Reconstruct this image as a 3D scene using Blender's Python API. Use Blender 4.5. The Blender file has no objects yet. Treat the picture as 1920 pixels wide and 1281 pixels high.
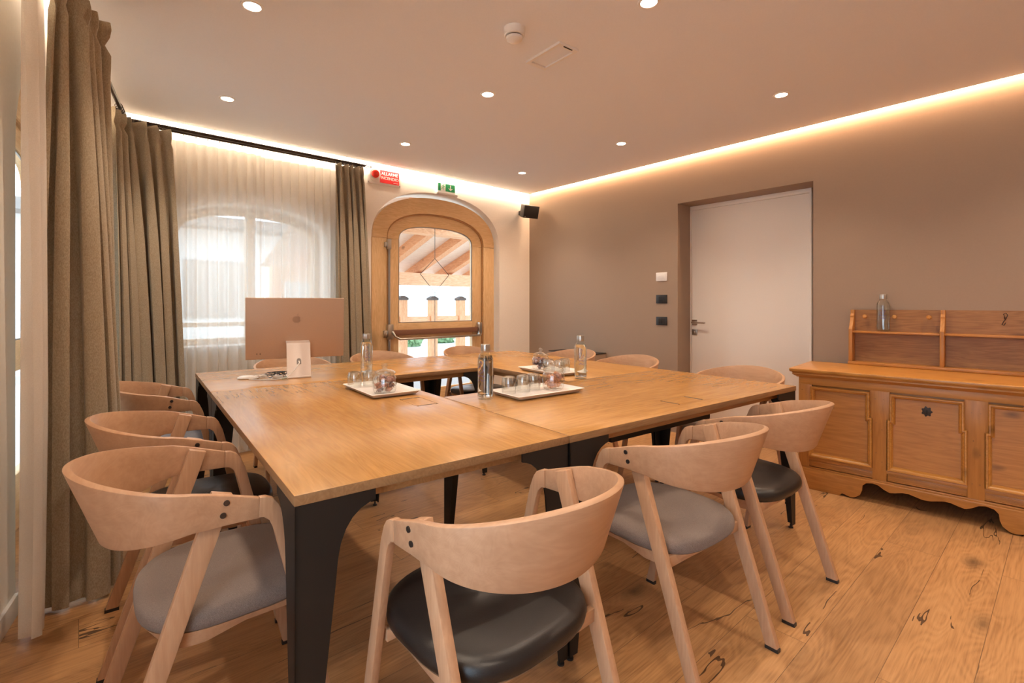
import bpy, bmesh, math, random
from mathutils import Vector, Matrix
R = math.radians
random.seed(7)
sc = bpy.context.scene
col = sc.collection

# ------------------------------------------------------------------ camera
cd = bpy.data.cameras.new('camera'); cam = bpy.data.objects.new('camera', cd); col.objects.link(cam)
cam.location = (0, 0, 1.18)
cam.rotation_euler = (R(90), 0, R(-41.3))
cd.sensor_width = 36; cd.lens = 925 / 1920 * 36
cd.shift_y = (571 - 640.5) / 1920
cd.clip_start = 0.02
sc.camera = cam
# ------------------------------------------------------------------ world, view
w = bpy.data.worlds.new('world'); sc.world = w; w.use_nodes = True
bg = w.node_tree.nodes['Background']; bg.inputs[0].default_value = (0.64, 0.82, 1, 1); bg.inputs[1].default_value = 3.5
sl = bpy.data.lights.new('sun', 'SUN'); sun = bpy.data.objects.new('sun', sl); col.objects.link(sun)
sl.energy = 3.0; sl.angle = R(1); sl.color = (1, .93, .82)
sun.rotation_euler = Vector((-.45, -.25, -1)).normalized().to_track_quat('-Z', 'Y').to_euler()
sc.view_settings.view_transform = 'Standard'; sc.view_settings.look = 'None'
sc.view_settings.gamma = 1; sc.view_settings.use_curve_mapping = False
sc.view_settings.exposure = 0.70
sc.cycles.max_bounces = 14; sc.cycles.diffuse_bounces = 7; sc.cycles.transparent_max_bounces = 24; sc.cycles.transmission_bounces = 12; sc.cycles.sample_clamp_indirect = 8
WARM = (1, .80, .61)
SPOT_W = 26; LED_BACK = 60; LED_SIDE = 24

# ------------------------------------------------------------------ constants (metres)
XW, YB, CE = 4.13, 4.38, 2.507          # taupe wall, window wall, ceiling underside
AL = math.atan(.170)                    # the left wall leans out of square
def lwx(y): return .108 - .170 * (4.38 - y)

# ------------------------------------------------------------------ materials
def newmat(name):
    m = bpy.data.materials.new(name); m.use_nodes = True
    nt = m.node_tree; b = nt.nodes['Principled BSDF']
    return m, nt, b
def sock(b, n, v): b.inputs[n].default_value = v
def plain(name, c, rough=.5, metal=0, bump=0, bs=200, spec=.5):
    m, nt, b = newmat(name)
    sock(b, 'Base Color', (*c, 1)); sock(b, 'Roughness', rough); sock(b, 'Metallic', metal); sock(b, 'Specular IOR Level', spec)
    tc = nt.nodes.new('ShaderNodeTexCoord'); n = nt.nodes.new('ShaderNodeTexNoise'); n.inputs['Scale'].default_value = bs
    nt.links.new(tc.outputs['Object'], n.inputs['Vector'])
    mx = nt.nodes.new('ShaderNodeMix'); mx.data_type = 'RGBA'
    mx.inputs[6].default_value = (*[x * .96 for x in c], 1); mx.inputs[7].default_value = (*[min(1, x * 1.04) for x in c], 1)
    nt.links.new(n.outputs[0], mx.inputs[0]); nt.links.new(mx.outputs[2], b.inputs['Base Color'])
    if bump:
        bp = nt.nodes.new('ShaderNodeBump'); bp.inputs['Strength'].default_value = bump; bp.inputs['Distance'].default_value = .002
        nt.links.new(n.outputs[0], bp.inputs['Height']); nt.links.new(bp.outputs[0], b.inputs['Normal'])
    return m
def ramp(nt, stops):
    r = nt.nodes.new('ShaderNodeValToRGB'); e = r.color_ramp.elements
    while len(e) < len(stops): e.new(.5)
    for i, (p, c) in enumerate(stops):
        e[i].position = p; e[i].color = (*c, 1) if len(c) == 3 else c
    return r
def math_(nt, op, a, b=None, clamp=False):
    n = nt.nodes.new('ShaderNodeMath'); n.operation = op; n.use_clamp = clamp
    for i, v in enumerate((a, b)):
        if v is None: continue
        if isinstance(v, (int, float)): n.inputs[i].default_value = v
        else: nt.links.new(v, n.inputs[i])
    return n.outputs[0]
def mixc(nt, f, a, b, mode='MIX'):
    n = nt.nodes.new('ShaderNodeMix'); n.data_type = 'RGBA'; n.blend_type = mode
    for i, v in ((0, f), (6, a), (7, b)):
        if isinstance(v, (int, float)): n.inputs[i].default_value = v
        elif isinstance(v, tuple): n.inputs[i].default_value = (*v, 1)
        else: nt.links.new(v, n.inputs[i])
    return n.outputs[2]
def wood(name, dark, light, axis='x', rough=.4, grain=1.0, knots=0, stave=0, spec=.5, rnd=.12, rc=9, rw=.75):
    """grain runs along the object's own axis"""
    m, nt, b = newmat(name)
    tc = nt.nodes.new('ShaderNodeTexCoord'); oi = nt.nodes.new('ShaderNodeObjectInfo')
    mp = nt.nodes.new('ShaderNodeMapping')
    s = {'x': (.9, 9, 9), 'y': (9, .9, 9), 'z': (9, 9, .9)}[axis]
    mp.inputs['Scale'].default_value = [q * grain for q in s]
    nt.links.new(tc.outputs['Object'], mp.inputs['Vector'])
    ad = nt.nodes.new('ShaderNodeVectorMath'); ad.operation = 'ADD'
    nt.links.new(mp.outputs[0], ad.inputs[0])
    cx = nt.nodes.new('ShaderNodeCombineXYZ')
    rv = math_(nt, 'MULTIPLY', oi.outputs['Random'], 37)
    for i in range(3): nt.links.new(rv, cx.inputs[i])
    vec_add = cx.outputs[0]
    if stave:
        mp2 = nt.nodes.new('ShaderNodeMapping')
        if axis == 'y': mp2.inputs['Rotation'].default_value = (0, 0, R(90))
        nt.links.new(tc.outputs['Object'], mp2.inputs['Vector'])
        br = nt.nodes.new('ShaderNodeTexBrick'); br.offset = .37
        br.inputs['Scale'].default_value = 1; br.inputs['Brick Width'].default_value = .75; br.inputs['Row Height'].default_value = stave
        br.inputs['Mortar Size'].default_value = 0.0; br.inputs['Color1'].default_value = (0, 0, 0, 1); br.inputs['Color2'].default_value = (1, 1, 1, 1)
        br.inputs['Mortar'].default_value = (.4, .4, .4, 1)
        nt.links.new(mp2.outputs[0], br.inputs['Vector'])
        bv = math_(nt, 'MULTIPLY', br.outputs['Color'], 5.3)
        cy = nt.nodes.new('ShaderNodeCombineXYZ')
        for i in range(3): nt.links.new(bv, cy.inputs[i])
        a2 = nt.nodes.new('ShaderNodeVectorMath'); a2.operation = 'ADD'
        nt.links.new(vec_add, a2.inputs[0]); nt.links.new(cy.outputs[0], a2.inputs[1]); vec_add = a2.outputs[0]
    nt.links.new(vec_add, ad.inputs[1])
    n1 = nt.nodes.new('ShaderNodeTexNoise'); n1.inputs['Scale'].default_value = 1.6; n1.inputs['Detail'].default_value = 3; n1.inputs['Distortion'].default_value = .8
    nt.links.new(ad.outputs[0], n1.inputs['Vector'])
    # contour lines of a slow noise read as growth rings
    rg = math_(nt, 'FRACT', math_(nt, 'MULTIPLY', n1.outputs[0], rc))
    rg = math_(nt, 'ABSOLUTE', math_(nt, 'SUBTRACT', rg, .5))
    n2 = nt.nodes.new('ShaderNodeTexNoise'); n2.inputs['Scale'].default_value = 11; n2.inputs['Detail'].default_value = 4
    nt.links.new(ad.outputs[0], n2.inputs['Vector'])
    f = math_(nt, 'ADD', math_(nt, 'MULTIPLY', rg, rw), math_(nt, 'MULTIPLY', n2.outputs[0], 1.5 - rw))
    f = math_(nt, 'SUBTRACT', f, .12, True)
    r = ramp(nt, [(.15, dark), (.85, light)]); nt.links.new(f, r.inputs[0])
    c = r.outputs[0]
    if stave:
        c = mixc(nt, math_(nt, 'MULTIPLY', br.outputs['Color'], .22), c, tuple(q * .62 for q in dark))
    c = mixc(nt, math_(nt, 'MULTIPLY', oi.outputs['Random'], rnd), c, dark)
    if knots:
        mk = nt.nodes.new('ShaderNodeMapping'); mk.inputs['Scale'].default_value = {'x': (3, 6, 6), 'y': (6, 3, 6), 'z': (6, 6, 3)}[axis]
        nt.links.new(tc.outputs['Object'], mk.inputs['Vector'])
        vo = nt.nodes.new('ShaderNodeTexVoronoi'); vo.inputs['Scale'].default_value = knots
        nt.links.new(mk.outputs[0], vo.inputs['Vector'])
        kr = ramp(nt, [(.0, (1, 1, 1)), (.10, (.5, .5, .5)), (.17, (0, 0, 0))]); nt.links.new(vo.outputs['Distance'], kr.inputs[0])
        c = mixc(nt, math_(nt, 'MULTIPLY', kr.outputs[0], .8), c, tuple(q * .25 for q in dark))
    nt.links.new(c, b.inputs['Base Color'])
    sock(b, 'Roughness', rough); sock(b, 'Specular IOR Level', spec)
    bp = nt.nodes.new('ShaderNodeBump'); bp.inputs['Strength'].default_value = .02; bp.inputs['Distance'].default_value = .0003
    nt.links.new(f, bp.inputs['Height']); nt.links.new(bp.outputs[0], b.inputs['Normal'])
    return m
def floor_mat():
    m, nt, b = newmat('oak_floor')
    tc = nt.nodes.new('ShaderNodeTexCoord')
    br = nt.nodes.new('ShaderNodeTexBrick'); br.offset = .41; br.offset_frequency = 2; br.squash = 1
    br.inputs['Scale'].default_value = 1; br.inputs['Brick Width'].default_value = 1.9; br.inputs['Row Height'].default_value = .205
    br.inputs['Mortar Size'].default_value = .0012; br.inputs['Mortar Smooth'].default_value = .3
    br.inputs['Color1'].default_value = (0, 0, 0, 1); br.inputs['Color2'].default_value = (1, 1, 1, 1); br.inputs['Mortar'].default_value = (.5, .5, .5, 1)
    nt.links.new(tc.outputs['Object'], br.inputs['Vector'])
    cx = nt.nodes.new('ShaderNodeCombineXYZ'); bv = math_(nt, 'MULTIPLY', br.outputs['Color'], 23)
    nt.links.new(bv, cx.inputs[2]); nt.links.new(bv, cx.inputs[0])
    ad = nt.nodes.new('ShaderNodeVectorMath'); nt.links.new(tc.outputs['Object'], ad.inputs[0]); nt.links.new(cx.outputs[0], ad.inputs[1])
    def mapped(s):
        mp = nt.nodes.new('ShaderNodeMapping'); mp.inputs['Scale'].default_value = s
        nt.links.new(ad.outputs[0], mp.inputs['Vector']); return mp.outputs[0]
    def noise(vec, scale, detail=3, dist=0):
        n = nt.nodes.new('ShaderNodeTexNoise'); n.inputs['Scale'].default_value = scale; n.inputs['Detail'].default_value = detail; n.inputs['Distortion'].default_value = dist
        nt.links.new(vec, n.inputs['Vector']); return n.outputs[0]
    v1 = mapped((1.0, 5.5, 1))
    base0 = noise(v1, 1.1, 2, .6)
    vo = nt.nodes.new('ShaderNodeTexVoronoi'); vo.inputs['Scale'].default_value = 1; nt.links.new(mapped((1.5, 3.0, 1)), vo.inputs['Vector'])
    fall = math_(nt, 'POWER', math_(nt, 'SUBTRACT', 1, math_(nt, 'MULTIPLY', vo.outputs['Distance'], 1.6), True), 2.5)
    base = math_(nt, 'ADD', base0, math_(nt, 'MULTIPLY', fall, .42))
    rings = math_(nt, 'ABSOLUTE', math_(nt, 'SUBTRACT', math_(nt, 'FRACT', math_(nt, 'MULTIPLY', base, 15)), .5))
    fine = noise(mapped((2.5, 60, 1)), 3, 3)
    f = math_(nt, 'ADD', math_(nt, 'MULTIPLY', rings, .38), math_(nt, 'MULTIPLY', fine, .9))
    f = math_(nt, 'SUBTRACT', math_(nt, 'ADD', f, math_(nt, 'MULTIPLY', base, .4)), .35, True)
    r = ramp(nt, [(.0, (.25, .115, .042)), (.45, (.46, .245, .10)), (1, (.60, .345, .155))]); nt.links.new(f, r.inputs[0])
    c = mixc(nt, math_(nt, 'MULTIPLY', br.outputs['Color'], .34), r.outputs[0], (.31, .17, .08))
    # knots
    wob = noise(ad.outputs[0], 18, 3)
    kd = math_(nt, 'ADD', vo.outputs['Distance'], math_(nt, 'MULTIPLY', math_(nt, 'SUBTRACT', wob, .5), .12))
    k1 = ramp(nt, [(.0, (1, 1, 1)), (.05, (.7, .7, .7)), (.10, (.3, .3, .3)), (.17, (0, 0, 0))]); nt.links.new(kd, k1.inputs[0])
    c = mixc(nt, math_(nt, 'MULTIPLY', k1.outputs[0], .8), c, (.09, .05, .025))
    # long open cracks
    cn = noise(mapped((.55, 3.4, 1)), 1.5, 4, .15)
    line = math_(nt, 'LESS_THAN', math_(nt, 'ABSOLUTE', math_(nt, 'SUBTRACT', cn, .5)), .0045)
    msk = math_(nt, 'GREATER_THAN', noise(mapped((1.6, 5.0, 1)), 1.7, 1), .60)
    crack = math_(nt, 'MULTIPLY', line, msk)
    c = mixc(nt, math_(nt, 'MULTIPLY', crack, .85), c, (.04, .02, .012))
    c = mixc(nt, math_(nt, 'MULTIPLY', br.outputs['Fac'], .7), c, (.10, .05, .025))
    nt.links.new(c, b.inputs['Base Color'])
    sock(b, 'Roughness', .42); sock(b, 'Specular IOR Level', .4)
    bp = nt.nodes.new('ShaderNodeBump'); bp.inputs['Strength'].default_value = .25; bp.inputs['Distance'].default_value = .002
    h = math_(nt, 'SUBTRACT', math_(nt, 'MULTIPLY', f, .3), math_(nt, 'ADD', crack, br.outputs['Fac']))
    nt.links.new(h, bp.inputs['Height']); nt.links.new(bp.outputs[0], b.inputs['Normal'])
    return m
def fabric(name, c, c2, scale=900, rough=.95, transl=0):
    m, nt, b = newmat(name)
    tc = nt.nodes.new('ShaderNodeTexCoord'); mp = nt.nodes.new('ShaderNodeMapping'); mp.inputs['Scale'].default_value = (1, 1, .35)
    nt.links.new(tc.outputs['Object'], mp.inputs['Vector'])
    n = nt.nodes.new('ShaderNodeTexNoise'); n.inputs['Scale'].default_value = scale; n.inputs['Detail'].default_value = 3
    nt.links.new(mp.outputs[0], n.inputs['Vector'])
    r = ramp(nt, [(.35, c), (.65, c2)]); nt.links.new(n.outputs[0], r.inputs[0]); nt.links.new(r.outputs[0], b.inputs['Base Color'])
    sock(b, 'Roughness', rough); sock(b, 'Specular IOR Level', .15); sock(b, 'Sheen Weight', .15)
    bp = nt.nodes.new('ShaderNodeBump'); bp.inputs['Strength'].default_value = .25; bp.inputs['Distance'].default_value = .001
    nt.links.new(n.outputs[0], bp.inputs['Height']); nt.links.new(bp.outputs[0], b.inputs['Normal'])
    if transl:
        t = nt.nodes.new('ShaderNodeBsdfTranslucent'); t.inputs[0].default_value = (*c2, 1)
        mx = nt.nodes.new('ShaderNodeMixShader'); mx.inputs[0].default_value = transl
        nt.links.new(b.outputs[0], mx.inputs[1]); nt.links.new(t.outputs[0], mx.inputs[2])
        nt.links.new(mx.outputs[0], nt.nodes['Material Output'].inputs[0])
    return m
def sheer_mat():
    m, nt, b = newmat('sheer_voile')
    nt.nodes.remove(b)
    tc = nt.nodes.new('ShaderNodeTexCoord'); n = nt.nodes.new('ShaderNodeTexNoise'); n.inputs['Scale'].default_value = 300
    nt.links.new(tc.outputs['Object'], n.inputs['Vector'])
    r = ramp(nt, [(.3, (.86, .84, .80)), (.7, (.94, .92, .89))]); nt.links.new(n.outputs[0], r.inputs[0])
    d = nt.nodes.new('ShaderNodeBsdfDiffuse'); t = nt.nodes.new('ShaderNodeBsdfTranslucent'); tr = nt.nodes.new('ShaderNodeBsdfTransparent')
    nt.links.new(r.outputs[0], d.inputs[0]); nt.links.new(r.outputs[0], t.inputs[0])
    m1 = nt.nodes.new('ShaderNodeMixShader'); m1.inputs[0].default_value = .5
    nt.links.new(d.outputs[0], m1.inputs[1]); nt.links.new(t.outputs[0], m1.inputs[2])
    m2 = nt.nodes.new('ShaderNodeMixShader'); m2.inputs[0].default_value = .45
    nt.links.new(m1.outputs[0], m2.inputs[1]); nt.links.new(tr.outputs[0], m2.inputs[2])
    nt.links.new(m2.outputs[0], nt.nodes['Material Output'].inputs[0])
    return m
def thin_glass(name, tint=(1, 1, 1), ior=1.45, rough=0, extra=0.0):
    m, nt, b = newmat(name); nt.nodes.remove(b)
    tr = nt.nodes.new('ShaderNodeBsdfTransparent'); tr.inputs[0].default_value = (*tint, 1)
    gl = nt.nodes.new('ShaderNodeBsdfGlossy'); gl.inputs['Roughness'].default_value = rough
    lw = nt.nodes.new('ShaderNodeLayerWeight')
    f = math_(nt, 'ADD', math_(nt, 'MULTIPLY', math_(nt, 'POWER', lw.outputs['Facing'], 4.0), .85), .04 + extra, True)
    mx = nt.nodes.new('ShaderNodeMixShader'); nt.links.new(f, mx.inputs[0])
    nt.links.new(tr.outputs[0], mx.inputs[1]); nt.links.new(gl.outputs[0], mx.inputs[2])
    nt.links.new(mx.outputs[0], nt.nodes['Material Output'].inputs[0])
    return m
def refract(name, ior, c=(1, 1, 1)):
    m, nt, b = newmat(name)
    sock(b, 'Base Color', (*c, 1)); sock(b, 'Roughness', 0); sock(b, 'IOR', ior); sock(b, 'Transmission Weight', 1)
    return m
def emit(name, c, s):
    m, nt, b = newmat(name); nt.nodes.remove(b)
    e = nt.nodes.new('ShaderNodeEmission'); e.inputs[0].default_value = (*c, 1); e.inputs[1].default_value = s
    nt.links.new(e.outputs[0], nt.nodes['Material Output'].inputs[0]); return m

M = dict(
    floor=floor_mat(),
    cream=plain('cream_plaster', (.88, .835, .765), .9, bump=.1, bs=60),
    taupe=plain('taupe_paint', (.335, .243, .178), .62, bump=.05, bs=80, spec=.3),
    ceil=plain('ceiling_paint', (.80, .81, .84), .9),
    white=plain('white_plastic', (.80, .77, .74), .4),
    doorw=plain('white_lacquer', (.88, .81, .72), .45),
    beech=wood('beech', (.43, .243, .138), (.53, .320, .192), 'x', .38, .55, spec=.4, rc=26, rw=.35),
    beechz=wood('beech_legs', (.43, .24, .135), (.53, .32, .190), 'z', .38, 1.4, spec=.4, rw=.3),
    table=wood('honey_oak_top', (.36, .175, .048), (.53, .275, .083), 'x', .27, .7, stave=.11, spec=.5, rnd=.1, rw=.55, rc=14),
    oedge=wood('shaded_oak_edge', (.22, .115, .048), (.33, .185, .085), 'x', .4, 1.2),  # darker than the top: edge shade painted into the colour
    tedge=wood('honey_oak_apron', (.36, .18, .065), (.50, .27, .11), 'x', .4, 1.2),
    pine=wood('old_pine', (.36, .145, .028), (.53, .235, .055), 'x', .42, .7, knots=1.25, rc=12, rw=.5),
    pinez=wood('old_pine_upright', (.36, .145, .028), (.53, .235, .055), 'z', .42, .7, knots=1.25, rc=12, rw=.5),
    pinetop=wood('old_pine_top', (.40, .17, .03), (.60, .29, .07), 'x', .3, 1.0, knots=.9),
    pinedk=wood('aged_pine_board', (.24, .105, .027), (.41, .19, .06), 'x', .5, 1.2, knots=1.0),
    larch=wood('larch_frame', (.66, .42, .20), (.84, .60, .34), 'z', .4, 1.4, knots=.35),
    larchx=wood('larch_rail', (.66, .42, .20), (.84, .60, .34), 'x', .4, 1.4, knots=.35),
    rbrown=plain('rough_brown', (.22, .095, .05), .7, bump=.5, bs=120),
    porch=wood('porch_timber', (.60, .25, .10), (.85, .46, .25), 'y', .6, 1.2, knots=.8),
    porchx=wood('porch_timber_cross', (.64, .31, .14), (.88, .54, .32), 'x', .6, 1.2, knots=.8),
    porchz=wood('porch_post_timber', (.60, .27, .11), (.85, .48, .27), 'z', .6, 1.2, knots=.3),
    porchb=wood('pale_roof_boards', (.72, .52, .38), (.88, .70, .56), 'x', .6, 1.2),
    black=plain('black_powder_coat', (.006, .0055, .0055), .5),
    blackp=plain('black_plastic', (.018, .017, .017), .4),
    iron=plain('wrought_iron', (.045, .030, .022), .5, .4),
    steel=plain('brushed_steel', (.55, .53, .50), .3, 1),
    chrome=plain('chrome', (.75, .73, .70), .12, 1),
    greym=plain('grey_metal', (.36, .34, .32), .35, .8),
    bolt=plain('bolt_steel', (.10, .09, .09), .35, .9),
    leather=plain('black_leather', (.012, .010, .010), .36, bump=.15, bs=500),
    felt=fabric('grey_wool', (.14, .110, .094), (.232, .184, .160)),
    felt2=fabric('slate_wool', (.13, .13, .15), (.22, .22, .25)),
    drape=fabric('olive_linen', (.31, .255, .175), (.47, .40, .295), 420, transl=.10),
    sheer=sheer_mat(),
    pane=thin_glass('window_glass', (.97, .99, .98), 1.45),
    bottle=thin_glass('bottle_glass', (.93, .96, .95), 1.5, 0, .03),
    jarg=thin_glass('jar_glass', (.95, .96, .95), 1.5, .04, .14),
    water=refract('water', 1.33, (.97, .99, 1)),
    porcelain=plain('porcelain', (.80, .75, .72), .2),
    lead=plain('lead_strip', (.16, .14, .12), .5, .5),
    peach=plain('peach_aluminium', (.50, .345, .255), .38, .35),
    peachl=plain('pale_aluminium', (.72, .63, .58), .3, .3),
    logo=plain('logo_grey', (.44, .315, .245), .3, .6),
    red=plain('red_print', (.80, .035, .04), .4), redlens=plain('red_lens', (.70, .03, .015), .15),
    green=plain('green_print', (.02, .36, .13), .4),
    inkw=plain('white_print', (.9, .88, .86), .5),
    purple=plain('purple_print', (.13, .06, .28), .5),
    candy1=plain('rose_wrap', (.42, .20, .15), .4, bump=.3), candy2=plain('plum_wrap', (.16, .09, .10), .4), candy3=plain('amber_wrap', (.60, .26, .12), .35),
    gap=plain('shadow_gap_paint', (.02, .015, .012), .8),
    snow=plain('pale_gravel', (.46, .46, .45), .95), stone=plain('slate_cap', (.10, .075, .06), .7),
    leaf=plain('shrub_green', (.17, .27, .13), .8, bump=.5), house=plain('lime_render', (.85, .83, .80), .9), roof=plain('grey_shingle', (.30, .27, .25), .9),
    led=emit('led_line', (1, .80, .60), 9), lens=emit('lamp_lens', (1, .84, .66), 22),
    bulb=emit('strobe', (1, .1, .05), 0),
)

# ------------------------------------------------------------------ mesh helpers
class MB:
    def __init__(s): s.b = bmesh.new()
    def poly(s, vs, fs, T=None):
        bv = [s.b.verts.new(T @ Vector(v) if T else Vector(v)) for v in vs]
        for f in fs:
            try: s.b.faces.new([bv[i] for i in f])
            except ValueError: pass
        return s
    def box(s, x0, y0, z0, x1, y1, z1, T=None):
        v = [(x, y, z) for x in (x0, x1) for y in (y0, y1) for z in (z0, z1)]
        return s.poly(v, [(0, 1, 3, 2), (4, 6, 7, 5), (0, 4, 5, 1), (2, 3, 7, 6), (0, 2, 6, 4), (1, 5, 7, 3)], T)
    def prism(s, pts, axis, a, b_, T=None):
        """2D outline extruded along axis; pts in the other two axes in order"""
        n = len(pts); vs = []
        for q in (a, b_):
            for p in pts:
                vs.append({'x': (q, p[0], p[1]), 'y': (p[0], q, p[1]), 'z': (p[0], p[1], q)}[axis])
        fs = [tuple(range(n)), tuple(range(2 * n - 1, n - 1, -1))] + [(i, i + n, (i + 1) % n + n, (i + 1) % n) for i in range(n)]
        return s.poly(vs, fs, T)
    def lathe(s, prof, seg=32, T=None, cx=0, cy=0, flute=0, nf=0):
        vs = []; n = len(prof)
        for k in range(seg):
            a = 2 * math.pi * k / seg; g = 1 + (flute * math.cos(nf * a) if flute else 0)
            for r, z in prof: vs.append((cx + r * g * math.cos(a), cy + r * g * math.sin(a), z))
        fs = []
        for k in range(seg):
            k2 = (k + 1) % seg
            for i in range(n - 1): fs.append((k * n + i, k2 * n + i, k2 * n + i + 1, k * n + i + 1))
        s.poly(vs, fs, T)
        bmesh.ops.remove_doubles(s.b, verts=s.b.verts, dist=1e-6); return s
    def tube(s, pts, r, seg=10, caps=True, T=None):
        pts = [Vector(p) for p in pts]; rings = []; up = Vector((0, 0, 1))
        for i, p in enumerate(pts):
            t = (pts[min(i + 1, len(pts) - 1)] - pts[max(i - 1, 0)]).normalized()
            a = t.cross(up)
            if a.length < 1e-3: a = t.cross(Vector((1, 0, 0)))
            a.normalize(); c = t.cross(a)
            rr = r[i] if isinstance(r, (list, tuple)) else r
            rings.append([p + a * rr * math.cos(2 * math.pi * k / seg) + c * rr * math.sin(2 * math.pi * k / seg) for k in range(seg)])
        vs = [v for q in rings for v in q]; fs = []
        for i in range(len(rings) - 1):
            for k in range(seg):
                k2 = (k + 1) % seg; fs.append((i * seg + k, i * seg + k2, (i + 1) * seg + k2, (i + 1) * seg + k))
        if caps: fs += [tuple(range(seg))[::-1], tuple(range((len(rings) - 1) * seg, len(rings) * seg))]
        return s.poly(vs, fs, T)
    def torus(s, c, R_, r, n, seg=20, ts=8):
        n = Vector(n).normalized(); a = n.orthogonal().normalized(); b_ = n.cross(a); c = Vector(c)
        vs = []; fs = []
        for i in range(seg):
            u = 2 * math.pi * i / seg; d = a * math.cos(u) + b_ * math.sin(u)
            for j in range(ts):
                v = 2 * math.pi * j / ts; vs.append(c + d * (R_ + r * math.cos(v)) + n * r * math.sin(v))
        for i in range(seg):
            for j in range(ts): fs.append((i * ts + j, ((i + 1) % seg) * ts + j, ((i + 1) % seg) * ts + (j + 1) % ts, i * ts + (j + 1) % ts))
        return s.poly(vs, fs)
    def loft(s, rings, cap0=True, cap1=True, closed=True):
        n = len(rings[0]); vs = [v for r in rings for v in r]; fs = []
        for i in range(len(rings) - 1):
            for k in range(n if closed else n - 1):
                k2 = (k + 1) % n; fs.append((i * n + k, i * n + k2, (i + 1) * n + k2, (i + 1) * n + k))
        if cap0: fs.append(tuple(range(n))[::-1])
        if cap1: fs.append(tuple(range((len(rings) - 1) * n, len(rings) * n)))
        return s.poly(vs, fs)
    def build(s, name, mat, parent=None, smooth=False, bevel=0, solid=0, off=-1, seg=2, sub=0):
        bmesh.ops.recalc_face_normals(s.b, faces=s.b.faces)
        me = bpy.data.meshes.new(name); s.b.to_mesh(me); s.b.free()
        me.materials.append(M[mat] if isinstance(mat, str) else mat)
        o = bpy.data.objects.new(name, me); col.objects.link(o)
        if solid:
            md = o.modifiers.new('s', 'SOLIDIFY'); md.thickness = solid; md.offset = off
        if bevel:
            md = o.modifiers.new('b', 'BEVEL'); md.width = bevel; md.segments = seg; md.limit_method = 'ANGLE'; md.angle_limit = R(35)
        if sub:
            md = o.modifiers.new('u', 'SUBSURF'); md.levels = sub; md.render_levels = sub
        if o.modifiers:
            dg = bpy.context.evaluated_depsgraph_get(); dg.update()
            m2 = bpy.data.meshes.new_from_object(o.evaluated_get(dg)); o.modifiers.clear(); o.data = m2; m2.name = name
        if smooth or bevel:
            o.data.shade_smooth()
            try: o.data.set_sharp_from_angle(angle=R(38))
            except Exception: pass
        if parent: o.parent = parent
        return o
def empty(name, loc=(0, 0, 0), rz=0):
    o = bpy.data.objects.new(name, None); col.objects.link(o); o.location = loc; o.rotation_euler = (0, 0, rz); o.empty_display_size = .05
    return o
def tag(o, label=None, cat=None, group=None, kind=None):
    for k, v in (('label', label), ('category', cat), ('group', group), ('kind', kind)):
        if v: o[k] = v
    return o
def thing(name, label, cat, loc=(0, 0, 0), rz=0, group=None): return tag(empty(name, loc, rz), label, cat, group)
def place(o, loc=None, rz=None):
    if loc is not None: o.location = loc
    if rz is not None: o.rotation_euler = (0, 0, rz)
    return o
def copy_tree(o, parent=None):
    c = o.copy(); col.objects.link(c); c.parent = parent
    for ch in list(o.children): copy_tree(ch, c)
    return c
def struct(o): o['kind'] = 'structure'; return o
def text_mesh(name, s, size, mat, parent, T, ext=.0006, bold=.0):
    cu = bpy.data.curves.new(name, 'FONT'); cu.body = s; cu.size = size; cu.extrude = ext; cu.offset = bold
    cu.align_x = 'CENTER'; cu.align_y = 'CENTER'
    o = bpy.data.objects.new(name, cu); col.objects.link(o)
    dg = bpy.context.evaluated_depsgraph_get(); dg.update()
    me = bpy.data.meshes.new_from_object(o.evaluated_get(dg)); bpy.data.objects.remove(o); bpy.data.curves.remove(cu)
    me.transform(T); me.materials.clear(); me.materials.append(M[mat]); me.name = name
    n = bpy.data.objects.new(name, me); col.objects.link(n); n.parent = parent; return n

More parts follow.
